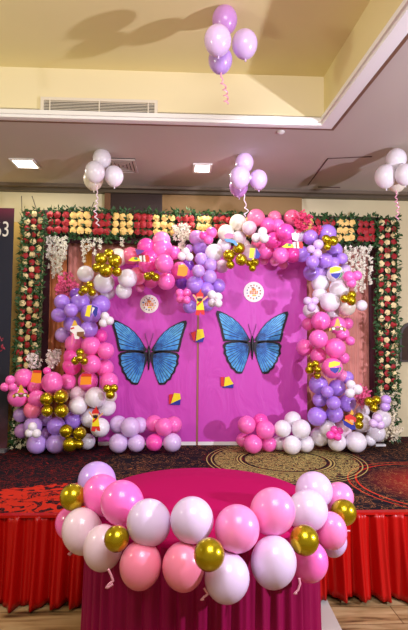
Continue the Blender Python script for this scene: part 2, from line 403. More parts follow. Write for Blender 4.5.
NUM = ['', 'one', 'two', 'three', 'four', 'five', 'six', 'seven', 'eight', 'nine']
def sizew(r, big=7.0, small=5.5): return 'large' if r >= big else ('small' if r < small else 'medium')
def spots(pts):
    """words that tell apart points (px) of one set"""
    n = len(pts)
    if n == 1: return ['']
    sx = max(p[0] for p in pts) - min(p[0] for p in pts); sy = max(p[1] for p in pts) - min(p[1] for p in pts)
    ver = sy >= sx * .8
    ix = sorted(range(n), key=lambda i: pts[i][1 if ver else 0]); out = [''] * n
    a, z = ('highest', 'lowest') if ver else ('leftmost', 'rightmost')
    for k, i in enumerate(ix):
        if n == 2: out[i] = (('upper', 'lower') if ver else ('left', 'right'))[k]
        elif k == 0: out[i] = a
        elif k == n - 1: out[i] = z
        elif k <= (n - 1) / 2: out[i] = ORD[k] + '-' + a
        else: out[i] = ORD[n - 1 - k] + '-' + z
    return out
used_labels = set(); balloons = []
def place_balloons(phrase, items, group, stretch=1.0, knots=False, point=None, seg=28, big=7.0, small=5.5, plain=False, depth=None):
    keys = {}
    for i, it in enumerate(items):
        s = '' if plain else sizew(it[2], big, small) + ' '
        keys.setdefault((s, it[3]), []).append(i)
    lab = [None] * len(items)
    for (s, c), ids in keys.items():
        w = spots([items[i][:2] for i in ids])
        for i, q in zip(ids, w):
            n = len(ids); cn = BCOL[c][0]
            L = f'{q} {s}{cn} balloon {phrase}'.strip()
            lab[i] = L
    for it, L in zip(items, lab):
        x, y, r, c, ly = it[:5]
        Y = LAYER[ly] if depth is None else ly
        st_ = it[5] if len(it) > 5 else stretch
        while True:
            p = at(x, y, Y); R = r * (p - CP).length / F * (1 / math.sqrt(1 + ((x - 204) ** 2 + (y - 315) ** 2) / F / F))
            if depth is not None or p.z - R * st_ * 1.0 >= ZS + .002 or Y < 3.6: break
            Y -= .01
        me = get_mesh(c, seg)
        o = bpy.data.objects.new('balloon', me); C.objects.link(o)
        o.location = p; o.scale = (R, R, R * st_)
        if point is not None:
            d = point(p).normalized()
        else:
            d = Vector((random.uniform(-.35, .35), 1, random.uniform(-.35, .35))).normalized()   # neck hidden inside the garland
            o.scale = (R * 1.0, R * 1.0, R * random.uniform(.98, 1.06))
        o.rotation_mode = 'QUATERNION'; o.rotation_quaternion = (-d).to_track_quat('Z', 'Y')
        if knots:
            k = bpy.data.objects.new('knot', get_knot(c)); C.objects.link(k); k.parent = o
        assert L not in used_labels, L
        used_labels.add(L); nw = len(L.replace(',', ' ').replace('-', ' ').split())
        if nw > 16: print('LONG', nw, L)
        if nw < 4: print('SHORT', L)
        tag(o, L, 'balloon', group); balloons.append(o)

G = 'balloons of the arch garland'; GM = 'small balloons tied in tufts on the arch'; GG = 'gold chrome balloons on the arch'
# --- left foot of the arch
place_balloons('around the orange card at the far left', [(24, 378, 9.5, 'P', 1), (35, 387, 7.5, 'P', 1), (47, 371, 4, 'H', 1)], G)
place_balloons('under the gold crown mask at far left', [(18, 397, 10, 'P', 2), (37, 399, 9, 'P', 2), (32.5, 410, 8.8, 'S', 2)], G)
place_balloons('tufted at the far left tip of the arch', [(10.3, 380, 4.7, 'P', 3), (4.8, 387, 4.5, 'P', 3), (12.5, 387, 4.2, 'P', 3)], GM)
place_balloons('between the orange cards on the left', [(52.5, 382.5, 10.8, 'P', 2), (67.8, 381.5, 8.2, 'P', 1)], G)
place_balloons('around the left white tuft near the floor', [(20.6, 415, 7.2, 'V', 1), (22, 431, 7.4, 'M', 1), (33, 426, 9.2, 'V', 2), (45, 419.5, 6.8, 'V', 1), (46, 433.5, 6.2, 'M', 1), (37, 443.8, 10, 'V', 2)], G)
place_balloons('left of the low gold trio', [(56, 426, 9, 'U', 2), (56, 443.5, 9.8, 'V', 2), (73, 420, 8.8, 'U', 1)], G)
place_balloons('tufted on the far left violet balloons', [(32.5, 426.7, 4.5, 'W', 4), (29.5, 433, 4.5, 'W', 4), (36.5, 433.5, 4.5, 'W', 4)], GM)
place_balloons('in the upper quartet at lower left', [(46.7, 399, 6.8, 'G', 3), (61, 396.5, 7.3, 'G', 3), (47.3, 411, 6, 'G', 3), (61.5, 411, 7, 'G', 3)], GG)
place_balloons('in the low quartet beside the dancer card', [(66, 431, 6.6, 'G', 3), (79.7, 433.3, 6.5, 'G', 3), (70, 444.3, 7.4, 'G', 3), (79, 444, 4.6, 'G', 3)], GG)
place_balloons('right of the upper gold quartet', [(78.4, 394.5, 8.6, 'Q', 1), (78, 405.5, 9.2, 'W', 2)], G)
place_balloons('around the left dancer card', [(95.4, 397.3, 10.5, 'W', 2), (107, 407, 9, 'W', 1), (90, 418, 9.6, 'W', 1), (100, 427.5, 9.6, 'W', 2), (87.5, 441.5, 7.8, 'W', 1), (110, 396, 7, 'C', 1)], G)
place_balloons('in the trio right of the orange square card', [(107.3, 388.6, 4.4, 'G', 3), (114, 388.2, 4.3, 'G', 3), (110.3, 394.6, 4.7, 'G', 3)], GG)
# --- left column
place_balloons('around the orange square card, left column', [(72, 366, 9.3, 'H', 1), (88, 381, 10, 'P', 1), (104.8, 368, 9, 'P', 1), (109, 381.5, 9.3, 'P', 2), (91.5, 364, 9.6, 'P', 2)], G)
place_balloons('below the white mascot card, left column', [(100.5, 336, 7, 'H', 1), (91, 345.7, 9.6, 'P', 2), (105.8, 350.8, 8.6, 'P', 2), (74.5, 344, 9.6, 'P', 1), (73, 356.5, 9.4, 'H', 1)], G)
place_balloons('in the knot on the left pink column', [(80.3, 352.5, 4.3, 'G', 3), (75.6, 360.8, 4.3, 'G', 3), (84, 360.8, 4.3, 'G', 3), (80, 358, 4, 'G', 4)], GG)
place_balloons('around the left column kite', [(62, 302, 7.8, 'U', 2), (58.8, 315, 7.4, 'U', 2), (71, 310.4, 7.1, 'U', 3), (80, 302.5, 10, 'U', 1), (101, 304.5, 9.4, 'U', 1), (91, 314, 10, 'U', 2), (89, 329, 8.7, 'U', 2), (72.5, 324, 8.8, 'U', 1), (62.6, 335, 7.6, 'V', 0)], G)
place_balloons('peeping under the pink spray on the left', [(76, 294, 6.2, 'D', 1)], G)
place_balloons('tufted beside the left column kite', [(104.8, 316.3, 4.5, 'W', 3), (109.5, 320.8, 4.5, 'W', 3), (103.4, 323, 4.5, 'W', 3)], GM)
place_balloons('in the little knot beneath the upper left whites', [(90, 285.3, 4.2, 'G', 3), (84.5, 289.8, 4.4, 'G', 4), (92, 292.4, 4.2, 'G', 3), (81.6, 292.5, 3.7, 'G', 3)], GG)
# --- upper left
place_balloons('around the big upper left gold group', [(85.5, 274, 8.3, 'W', 1), (118, 257.5, 9.3, 'C', 0), (104, 283, 10.5, 'W', 1), (127.6, 278.5, 9.6, 'W', 2), (108, 292.5, 7.4, 'W', 0), (123.7, 291, 8.2, 'W', 1), (92, 296, 6, 'Q', 0)], G)
place_balloons('in the big upper left group', [(101.2, 259, 6.4, 'G', 3), (109, 253.8, 5.3, 'G', 2), (115, 261, 7, 'G', 3), (106, 270.7, 7.1, 'G', 4), (97.3, 268, 5.2, 'G', 3), (116.9, 271.9, 5, 'G', 3)], GG)
# --- top left pinks
place_balloons('behind the purple-topped drum card', [(131, 256, 9, 'S', 0), (146.3, 247, 9, 'H', 1), (148, 264, 9.6, 'H', 2)], G)
place_balloons('at the top left pink crest', [(161.5, 240.5, 9, 'B', 1), (162, 249.5, 11, 'P', 1), (152, 257, 9, 'H', 1), (164, 263.6, 9.5, 'P', 3), (174, 253, 7, 'P', 0)], G)
place_balloons('under the top left pink crest', [(137.6, 276, 9, 'S', 1), (166.3, 281.5, 8.8, 'P', 2), (151, 281, 7.6, 'P', 0), (140, 288, 4.5, 'B', 0)], G)
place_balloons('in the pair beneath the top left pink crest', [(148, 276.4, 4.5, 'G', 3), (155.5, 277.2, 4.5, 'G', 3), (152, 274, 3, 'G', 4)], GG)
place_balloons('behind the upper orange card', [(180.5, 271, 9.4, 'P', 1)], G)
# --- centre purple drop
place_balloons('at the top of the central purple drop', [(196.7, 238, 7.8, 'M', 1), (189, 248.5, 4.2, 'M', 1), (200, 248.5, 7.3, 'U', 1)], G)
place_balloons('in the central purple drop', [(201, 259, 6.5, 'V', 2), (210.5, 264.7, 7, 'V', 2), (198.4, 271, 6.5, 'V', 3), (209.6, 276.7, 7.2, 'V', 2), (195, 284.5, 8.8, 'U', 2), (181.5, 283, 6.3, 'D', 1), (218, 286, 7.5, 'U', 1), (206.5, 289.5, 7.6, 'U', 2), (188, 265, 6.2, 'D', 1)], G)
place_balloons('behind the central dancer card', [(190, 306.5, 7.2, 'U', 1), (207, 305, 6.5, 'U', 1)], G)
place_balloons('tufted right of the hanging white blossom', [(185.6, 251.9, 4.3, 'W', 3), (181.8, 256.2, 4.3, 'W', 3), (189.2, 257, 4.3, 'W', 3)], GM)
place_balloons('tufted at the top centre of the arch', [(211.3, 232.7, 5.8, 'P', 3), (203.6, 235.6, 4.4, 'H', 3), (208.4, 239.5, 5, 'P', 3)], GM)
place_balloons('tufted left of the central dancer card', [(179.6, 293, 4.2, 'P', 3), (187, 293, 4.3, 'P', 3), (180.4, 299.3, 4.3, 'P', 3), (186.8, 300, 4.1, 'P', 4)], GM)
place_balloons('tufted right of the central dancer card', [(212, 294.8, 4.6, 'W', 3), (218, 297, 4.6, 'W', 3), (212, 303, 4.3, 'W', 3), (218.3, 303.3, 4.2, 'W', 4)], GM)
# --- top centre whites
place_balloons('at the top centre behind the blue card', [(214, 252.8, 9, 'W', 2), (226, 233, 8.4, 'C', 1), (238, 222.8, 8.6, 'C', 1), (238.8, 238, 7.2, 'W', 1), (249.4, 228, 7.3, 'Q', 2), (222, 266.5, 6.8, 'Q', 0), (224, 245, 7, 'W', 0)], G)
place_balloons('behind the upper triangular kite', [(250.5, 253, 8.6, 'Q', 1), (244, 245, 6, 'C', 0)], G)
place_balloons('in the top centre group', [(239, 248.5, 6, 'G', 3), (228.8, 255.6, 6.2, 'G', 3), (241.3, 260, 6, 'G', 4), (230.3, 264.7, 4.4, 'G', 3), (235, 252, 4.2, 'G', 2)], GG)
place_balloons('hanging under the upper triangular kite', [(254.8, 262.3, 4.2, 'G', 3), (252.4, 268, 3.8, 'G', 3), (248.7, 263, 3.2, 'G', 3)], GG)
# --- top right pinks
place_balloons('along the top right crest', [(256, 217.7, 8.8, 'S', 1), (274.6, 217.7, 7, 'S', 0), (267.5, 225.5, 8, 'P', 1), (277.4, 226, 7.5, 'P', 1), (292, 218, 8.4, 'S', 0)], G)
place_balloons('left of the striped drum card', [(285.5, 232.4, 8.8, 'H', 3), (273.6, 240.3, 8, 'H', 2), (285, 244, 7.5, 'H', 1), (298, 236, 7.4, 'W', 1)], G)
place_balloons('under the top right pink crest', [(265.5, 250.5, 8.6, 'P', 1), (280.7, 255.5, 8.2, 'P', 2), (292.7, 254.5, 8.4, 'H', 1), (263.8, 260.5, 4.8, 'B', 0), (274.7, 261.5, 4.8, 'B', 1), (258, 244, 7, 'S', 0), (283, 264.5, 4.8, 'B', 0)], G)
place_balloons('tufted on the top right pink crest', [(262.6, 231.8, 4.7, 'W', 3), (264.3, 238.2, 4.9, 'W', 4), (256.3, 237.8, 4.9, 'W', 3)], GM)
# --- upper right purple
place_balloons('at the upper right corner of the arch', [(310.3, 237.3, 7.5, 'U', 2), (327, 233.8, 9.4, 'U', 1), (302, 254, 8.2, 'U', 1), (334.5, 250.5, 8, 'U', 1), (325.5, 260.5, 7.6, 'U', 2), (312.5, 262, 6.7, 'U', 3), (342, 258.6, 5.8, 'U', 2), (334, 262.5, 5.4, 'U', 2)], G)
place_balloons('lowest of the upper right violet mass', [(311.8, 272.5, 8.6, 'U', 1), (321, 271.5, 7.1, 'V', 1)], G)
place_balloons('tufted on the upper right violet mass', [(318.4, 244.5, 5.1, 'L', 3), (310.8, 249.2, 4.2, 'L', 3), (317.3, 253.5, 4.7, 'L', 3)], GM)
place_balloons('in the knot at the upper right corner', [(326, 239, 4.4, 'G', 3), (333, 241, 5.2, 'G', 3), (327.2, 246.8, 4, 'G', 3)], GG)
# --- right column
place_balloons('behind the upper right kite', [(335.5, 274, 8.7, 'W', 2), (344.5, 270, 6.2, 'L', 1)], G)
place_balloons('tufted beside the upper right kite', [(349, 277, 6, 'P', 3), (357, 275.7, 5.1, 'P', 3), (351.3, 283, 5, 'P', 3)], GM)
place_balloons('in the white stretch of the right column', [(320.4, 283.2, 9, 'W', 1), (339, 288.8, 9.7, 'W', 2), (320, 295, 7.6, 'W', 1), (330, 302, 9.8, 'W', 2), (346.5, 307, 9, 'C', 1), (361.6, 305.5, 5.6, 'W', 1), (311, 310.5, 8.2, 'W', 1), (332, 314, 7.2, 'W', 0)], G)
place_balloons('tufted on the right column whites', [(307.6, 301, 4.3, 'L', 3), (314.5, 301, 4.1, 'L', 3), (311.5, 307.3, 4.5, 'L', 3)], GM)
place_balloons('in the knot on the right column whites', [(344.5, 298.6, 4.4, 'G', 3), (351.8, 295, 4.5, 'G', 3), (351.2, 300.8, 4.9, 'G', 3)], GG)
place_balloons('around the right gold crown mask', [(320.6, 321, 9.6, 'P', 2), (308, 324, 6.4, 'P', 1), (337.5, 325.5, 9, 'P', 1), (347, 323.5, 6.2, 'P', 0), (318.4, 339, 9.4, 'P', 3), (342.6, 334.5, 7, 'P', 1), (350.2, 341, 4.7, 'P', 2)], G)
place_balloons('above the lower right kite', [(304.7, 347.6, 8.4, 'P', 1), (335.2, 348.2, 10.3, 'P', 3), (318.4, 355.5, 8.1, 'P', 2), (343.5, 358, 6, 'P', 1)], G)
place_balloons('behind the lower right kite', [(332.3, 368, 10.5, 'P', 3), (342, 376, 6.2, 'B', 1)], G)
place_balloons('in the knot left of the lower right kite', [(315.5, 364, 4.1, 'G', 3), (309.4, 370, 4.3, 'G', 3), (317.6, 369.6, 4, 'G', 4), (310.4, 365.2, 3.6, 'G', 3), (317.3, 375.3, 4, 'G', 3)], GG)
place_balloons('in the lower right purple stretch', [(318.4, 384.7, 9.5, 'U', 2), (337, 387.8, 8.5, 'U', 2), (327.3, 391.8, 6.2, 'U', 3), (347, 377.5, 6.6, 'U', 1), (319.6, 400, 7.1, 'U', 2), (333.5, 403, 7.1, 'U', 3), (347, 403, 8.9, 'U', 1)], G)
place_balloons('at the foot of the purple stretch', [(317, 416.4, 9.6, 'U', 2), (334.5, 414, 8.6, 'U', 2)], G)
place_balloons('tufted right of the lower purples', [(350.8, 384.5, 4.7, 'W', 3), (357.4, 389.4, 5.1, 'W', 3), (349.8, 393.2, 4.9, 'W', 3)], GM)
# --- right foot
place_balloons('at the left of the right foot', [(319.6, 436.5, 9.6, 'W', 1), (328, 428.5, 8.2, 'W', 2), (337, 442, 9.1, 'W', 2)], G)
place_balloons('around the blue figure card at lower right', [(342.6, 430.5, 9, 'Q', 1), (356, 442, 10.4, 'W', 2), (361.2, 422.5, 10, 'W', 1), (362.8, 411, 6.6, 'W', 0)], G)
place_balloons('at the far right end of the arch', [(376, 432.6, 9.2, 'W', 1), (381.6, 419, 9.2, 'W', 1), (370, 440, 6, 'W', 1)], G)
place_balloons('in the upper tuft at the far right end', [(385.8, 400, 5.1, 'V', 3), (385, 406.6, 5.1, 'V', 3)], GM)
place_balloons('in the lower tuft at the far right end', [(377.4, 418.2, 4.8, 'L', 3), (373.2, 423.4, 4.5, 'L', 3), (380, 424.8, 4.6, 'L', 3)], GM)
place_balloons('in the trio at the far right end', [(368.6, 401.6, 4.7, 'G', 3), (376.4, 400.3, 4.7, 'G', 3), (373.8, 408, 4.4, 'G', 3)], GG)
place_balloons('beside the blue figure card', [(359, 417.2, 4.7, 'G', 3), (358.8, 424.8, 4.7, 'G', 3)], GG)
place_balloons('tufted on the right foot whites', [(334.3, 429.8, 4.1, 'H', 3), (330.4, 435.2, 4.3, 'H', 3), (337.4, 436.6, 4.3, 'H', 3), (339.8, 431, 3.6, 'H', 3)], GM)
# --- floor clumps under the panels
GF = 'balloons in the clumps standing on the stage'
place_balloons('in the floor clump under the left butterfly', [(118.4, 424.5, 8.9, 'L', 1), (130.4, 427.3, 10, 'L', 2), (139.5, 425.2, 8, 'L', 1), (118.5, 443.2, 9.6, 'L', 2), (136.4, 443.2, 8.7, 'L', 2)], GF)
place_balloons('in the second floor clump from left', [(154, 423.5, 8.5, 'P', 1), (173.5, 424.8, 8.5, 'P', 1), (164, 427, 9, 'P', 2), (154.2, 442.5, 8.4, 'H', 2), (172.3, 442.5, 9.3, 'L', 2)], GF)
place_balloons('in the pink floor clump under the right butterfly', [(246.6, 424.7, 9.1, 'P', 2), (260.5, 421.5, 8, 'H', 1), (265.3, 430, 9.5, 'P', 2), (253, 444, 9.4, 'P', 2), (243, 440, 7, 'P', 1), (268.6, 443.8, 8, 'P', 1)], GF)
place_balloons('in the white floor clump by the right column', [(292.8, 420, 8.6, 'W', 1), (282.5, 428.7, 8.6, 'W', 2), (301, 429, 9.6, 'W', 2), (279.6, 442.6, 7.6, 'W', 1), (291.8, 445, 9.4, 'W', 2), (305.4, 443.6, 8.6, 'W', 1)], GF)

# ------------------------------------------------------------------ table
ZT = .78
Rt = .505
pb = onz(202, 467.2, ZT); tcx = at(202, 560, pb.y - Rt).x; tcy = pb.y - Rt
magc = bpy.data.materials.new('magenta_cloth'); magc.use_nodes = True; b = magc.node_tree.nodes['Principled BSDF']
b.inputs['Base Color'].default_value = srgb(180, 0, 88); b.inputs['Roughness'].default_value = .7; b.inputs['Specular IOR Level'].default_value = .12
tt = thing('round_table', 'round table standing under the magenta cloth', 'table', (tcx, tcy, 0))
def disc(bm, r, z0, z1, n=64):
    prism(bm, [Vector((r * math.cos(2 * math.pi * k / n), r * math.sin(2 * math.pi * k / n), z0)) for k in range(n)], (0, 0, z1 - z0))
bm = bmesh.new(); disc(bm, Rt - .02, ZT - .03, ZT - .005); link('tabletop', bm, mat('table_wood', srgb(150, 110, 70)), tt)
for k in range(4):
    a = math.pi / 4 + k * math.pi / 2; x, y = .33 * math.cos(a), .33 * math.sin(a)
    bm = bmesh.new(); tube(bm, [(x, y, .001), (x, y, ZT - .03)], .018, 8); link('leg', bm, mat('grey_metal', srgb(120, 120, 124), metal=.8), tt)
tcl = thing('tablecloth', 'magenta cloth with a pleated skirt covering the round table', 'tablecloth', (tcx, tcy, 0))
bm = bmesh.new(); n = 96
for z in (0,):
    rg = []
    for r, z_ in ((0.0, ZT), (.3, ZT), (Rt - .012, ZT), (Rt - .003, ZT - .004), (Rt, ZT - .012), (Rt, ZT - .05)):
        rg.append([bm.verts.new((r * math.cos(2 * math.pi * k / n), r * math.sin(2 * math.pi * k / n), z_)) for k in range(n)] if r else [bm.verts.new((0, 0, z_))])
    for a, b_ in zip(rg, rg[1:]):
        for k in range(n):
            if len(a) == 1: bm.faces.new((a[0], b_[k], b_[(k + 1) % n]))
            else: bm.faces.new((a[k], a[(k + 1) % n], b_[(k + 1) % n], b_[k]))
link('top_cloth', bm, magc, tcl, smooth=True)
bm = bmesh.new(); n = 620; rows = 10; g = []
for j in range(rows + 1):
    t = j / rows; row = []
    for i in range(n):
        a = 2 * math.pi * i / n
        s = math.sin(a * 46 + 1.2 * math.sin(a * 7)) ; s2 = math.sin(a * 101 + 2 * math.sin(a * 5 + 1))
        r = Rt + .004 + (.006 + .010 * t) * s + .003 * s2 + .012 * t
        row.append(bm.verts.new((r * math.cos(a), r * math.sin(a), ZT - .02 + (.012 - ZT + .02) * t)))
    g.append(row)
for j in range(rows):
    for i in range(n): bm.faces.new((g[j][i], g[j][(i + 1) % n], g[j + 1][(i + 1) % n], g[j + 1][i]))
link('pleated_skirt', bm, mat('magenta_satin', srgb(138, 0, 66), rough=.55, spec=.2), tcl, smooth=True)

# balloons around the table's front rim ; depth from the rim of the table
def rimY(px, extra):
    X = None; Y = 1.7
    for _ in range(30):
        X = at(px, 540, Y).x; dx = max(-Rt * .98, min(Rt * .98, X - tcx)); Y = tcy - math.sqrt(Rt * Rt - dx * dx) - extra
    return Y
TB = [(97, 481, 18, 'V', 2.06, 1.04), (102.5, 495, 18.5, 'P', 1.95, 1.12), (122.5, 503, 20.5, 'P', 1.80, 1.12), (73, 497, 12.6, 'G', 1.93, 1.0),
      (72, 524, 15, 'P', 2.06, 1.1), (82.3, 531, 19.2, 'Q', 1.88, 1.18), (103, 547.5, 19, 'Q', 1.76, 1.18), (116.7, 538.5, 12.2, 'G', 1.62, 1.0),
      (149, 522.5, 21.4, 'X', 1.64, 1.12), (192, 520, 21.2, 'X', 1.60, 1.14), (140.5, 565, 20.2, 'K', 1.62, 1.16), (183.5, 566.5, 20.6, 'K', 1.58, 1.14),
      (209.2, 554.5, 15.2, 'G', 1.46, 1.0), (237, 528.5, 22, 'B', 1.60, 1.08), (272.5, 511.5, 22, 'B', 1.68, 1.1), (227, 577.5, 22, 'X', 1.57, 1.07),
      (273.5, 562, 22.3, 'X', 1.62, 1.14), (314, 490.5, 18.2, 'L', 2.04, 1.0), (307.5, 510.5, 19.5, 'X', 1.86, 1.05), (338, 498, 14.5, 'B', 2.10, 1.1),
      (343.6, 512.3, 12.6, 'G', 1.98, 1.0), (331, 530.5, 15.5, 'B', 1.88, 1.22), (333, 541, 13.5, 'L', 1.98, 1.15), (304.3, 540, 14.3, 'G', 1.64, 1.0), (309, 561, 18.5, 'P', 1.76, 1.08)]
LBL = ['lilac balloon at the far left end of the table garland', 'pink table balloon just right of the leftmost gold one', 'bright big pink table balloon overlapping the left pink one, above a gold',
       'gold chrome balloon at the far left of the table garland', 'pink table balloon mostly hidden behind the leftmost pearly one', 'leftmost pearly balloon hanging in front of the red stage skirt',
       'pearly table balloon half behind the second gold one from left', 'second gold table balloon from the left, on a pearly balloon', 'white table balloon above the left coral pink one',
       'white table balloon just above the middle gold, left of centre', 'left of the two coral pink balloons hanging on the table skirt', 'right of the two coral pink balloons, beside the middle gold',
       'gold table balloon at the middle of the front rim', 'pink table balloon right above the middle gold one', 'pink table balloon touching the magenta tabletop, right of centre',
       'lowest white table balloon, just below the middle gold one', 'big white table balloon hanging below the right pink one', 'pale lilac balloon topping the right end of the table garland',
       'white table balloon above the second gold from the right', 'pink table balloon behind the rightmost gold one', 'gold chrome balloon at the far right of the table garland',
       'pink table balloon directly below the rightmost gold one', 'pale table balloon mostly hidden at the lower far right', 'second gold table balloon from the right, left of a pink one',
       'lowest pink table balloon at the right, over the magenta skirt']
tb_obj = []
for it, L in zip(TB, LBL):
    x, y, r, c, Y, stt = it
    p = at(x, y, Y); R = r * Y / F
    o = bpy.data.objects.new('balloon', get_mesh(c, 40)); C.objects.link(o); o.location = p; o.scale = (R, R, R * stt)
    o.rotation_mode = 'QUATERNION'
    d = Vector((tcx - p.x, tcy - p.y, (ZT - .04 - p.z) * 1.0)); d.z = -.6 if y < 530 else .9; 
    if c == 'G': d = Vector((tcx - p.x, tcy - p.y, -.1))
    if y >= 530 or c == 'G': d = -Vector((0, 0, 1)) * .8 + Vector((random.uniform(-.2, .2), .3, 0))
    o.rotation_quaternion = (-d.normalized()).to_track_quat('Z', 'Y')
    k = bpy.data.objects.new('knot', get_knot(c)); C.objects.link(k); k.parent = o
    assert L not in used_labels; used_labels.add(L)
    tag(o, L, 'balloon', 'balloons around the table rim'); tb_obj.append(o)

# ------------------------------------------------------------------ ceiling bunches
def bunch(phrase, items, Y0):
    down = lambda p: Vector((0.05, 0, -1))
    place_balloons(phrase, [(x, y, r, c, Y0 + dy) for x, y, r, c, dy in items], 'helium balloons floating under the ceiling', stretch=1.1, knots=True, point=down, plain=True, depth=True, seg=32)
bunch('in the highest bunch under the raised ceiling', [(224.7, 20, 12.6, 'M', .12), (217.7, 40.5, 13.6, 'L', -.1), (220.3, 60, 12, 'V', .02), (244.7, 44, 12.8, 'L', 0)], 2.56)
bunch('in the ceiling bunch at upper left', [(102, 158.6, 9.1, 'W', 0), (95, 171.8, 9.8, 'W', -.1), (114, 176, 9.4, 'W', 0), (93.4, 179, 9.8, 'C', .08)], 4.0)
bunch('in the ceiling bunch above the arch centre', [(244.4, 162.6, 9.1, 'L', 0), (240, 177.2, 10.3, 'L', -.1), (258.4, 179.6, 9, 'L', 0), (238.7, 186.5, 9.3, 'M', .08)], 4.0)
bunch('in the ceiling bunch at upper right', [(396.2, 159.5, 10, 'W', 0), (385.6, 176.2, 10.6, 'W', .02), (404.8, 174.3, 9.6, 'W', -.08), (396.8, 181, 9.6, 'C', .1)], 3.72)

# ribbons
ribm = mat('pink_ribbon', srgb(240, 170, 190), rough=.25, metal=.2); ribw = mat('pale_ribbon', srgb(236, 214, 220), rough=.25)
def ribbon(pts, Y, lb, m=ribm, rad=.0045, curl=.012, turns=8):
    W = [at(x, y, Y) for x, y in pts]; path = []
    n = 90
    for i in range(n + 1):
        t = i / n * (len(W) - 1); k = min(int(t), len(W) - 2); p = W[k].lerp(W[k + 1], t - k)
        s = i / n; a = s * turns * 6.283; c = curl * min(1, s * 2.5)
        path.append(p + Vector((math.cos(a) * c, math.sin(a) * c, 0)))
    o0 = path[0].copy()
    bm = bmesh.new(); tube(bm, [q - o0 for q in path], rad, 4, flat=.35)
    o = link('curling_ribbon', bm, m, smooth=False, loc=o0); tag(o, lb, 'ribbon', 'curled ribbons')
ribbon([(221, 72), (222, 82), (225, 90), (226, 97), (226, 104)], 2.57, 'curly pink ribbon hanging from the highest balloon bunch', turns=5)
ribbon([(97, 186), (97, 200), (95, 212), (98, 226)], 4.0, 'curly ribbon hanging from the upper left ceiling bunch', ribw, turns=7)
ribbon([(244.5, 194), (245, 205), (247, 211), (244, 217)], 4.02, 'pale curly ribbon above the centre of the arch', ribw, turns=3)
ribbon([(396.5, 190), (396, 200), (398, 208), (397, 220)], 3.8, 'curly pink ribbon hanging from the upper right ceiling bunch', turns=6)
def tail(pts, Y, lb):
    W = [at(x, y, Y) for x, y in pts]; o0 = W[0].copy(); P_ = []
    for i in range(len(W) - 1):
        for k in range(6): P_.append(W[i].lerp(W[i + 1], k / 6) - o0)
    P_.append(W[-1] - o0)
    bm = bmesh.new(); tube(bm, P_, .0042, 5, flat=.4)
    tag(link('curling_ribbon', bm, ribm, smooth=True, loc=o0), lb, 'ribbon', 'curled ribbons')
tail([(108, 569), (111, 575), (113, 581), (109, 584), (106, 588), (109, 587), (113, 584)], 1.58, 'pink ribbon curl under the left pearly table balloons')
tail([(204, 588), (206, 591), (208, 594), (204, 597), (201, 600), (204, 599)], 1.55, 'pink ribbon curl beside the lowest white table balloon')
tail([(299, 578), (300, 584), (298, 590), (294, 594), (297, 593)], 1.64, 'pink ribbon curl under the lowest right pink table balloon')
tail([(343, 530), (347, 531), (350, 531)], 1.9, 'short pink ribbon stub at the right end of the table garland')
bm = bmesh.new(); p = at(68.5, 553, 1.86)
tube(bm, [Vector((0, 0, 0)), Vector((.006, 0, -.006)), Vector((.012, 0, .002))], .006, 8)
tag(link('ribbon_knot', bm, mat('red_sheen', srgb(190, 120, 130)), smooth=True, loc=p), 'tiny ribbon knot under the leftmost pearly table balloon', 'ribbon')

# ------------------------------------------------------------------ flowers
def rose_mesh(m, name='rose'):
    rnd = random.Random(5); bm = bmesh.new()
    # facing -Y ; unit radius
    def petal(a0, r0, r1, w, lift, curl):
        rows = []
        for j in range(3):
            t = j / 2; r = r0 + (r1 - r0) * t; row = []
            for i in range(4):
                s = (i / 3 - .5) * 2; a = a0 + s * w * (1 - .25 * t * abs(s))
                rr = r * (1 - .10 * s * s * t)
                y = -(lift * (1 - t * curl)) - .06 * (1 - s * s)
                row.append(bm.verts.new((rr * math.cos(a), y, rr * math.sin(a))))
            rows.append(row)
        for a, b_ in zip(rows, rows[1:]):
            for i in range(3): bm.faces.new((a[i], a[i + 1], b_[i + 1], b_[i]))
    for ring, (n, r0, r1, w, lift, curl) in enumerate([(5, .3, 1.0, .75, .35, .9), (5, .22, .78, .75, .55, .5), (4, .12, .52, .9, .75, .25), (3, .04, .28, 1.2, .85, .1)]):
        for k in range(n): petal(k * 6.283 / n + ring * .7 + rnd.uniform(-.1, .1), r0, r1, w, lift + rnd.uniform(-.04, .04), curl)
    c = [bm.verts.new((.5 * math.cos(k), .0, .5 * math.sin(k))) for k in (0, 1.05, 2.1, 3.14, 4.2, 5.24)]; tip = bm.verts.new((0, -.78, 0))
    for k in range(6): bm.faces.new((c[k], c[(k + 1) % 6], tip))
    for f in bm.faces: f.smooth = True
    me = bpy.data.meshes.new(name); bm.to_mesh(me); bm.free(); me.materials.append(m); return me
RR = rose_mesh(mat('red_rose_petal', srgb(168, 6, 20), rough=.55, sheen=.3)); RC = rose_mesh(mat('cream_rose_petal', srgb(248, 222, 160), rough=.55, noise=.12, nscale=2))
RY = rose_mesh(mat('buff_rose_petal', srgb(250, 206, 118), rough=.55, noise=.12, nscale=2))
leafm = mat('leaf_green', srgb(48, 86, 40), rough=.5, noise=.35, nscale=14); sml = mat('ivory_blossom', srgb(238, 228, 196), rough=.6)
def leaf(bm, p, d, L, w, mi=0):
    d = d.normalized(); u = d.cross(Vector((random.uniform(-1, 1), random.uniform(-1, 1), random.uniform(-1, 1))))
    if u.length < .05: u = d.orthogonal()
    u = u.normalized(); nn = d.cross(u)
    a = bm.verts.new(p); b_ = bm.verts.new(p + d * L * .5 + u * w); c = bm.verts.new(p + d * L); e_ = bm.verts.new(p + d * L * .5 - u * w); m_ = bm.verts.new(p + d * L * .5 + nn * w * .4)
    for q in ((a, b_, m_), (b_, c, m_), (c, e_, m_), (e_, a, m_)): bm.faces.new(q).material_index = mi
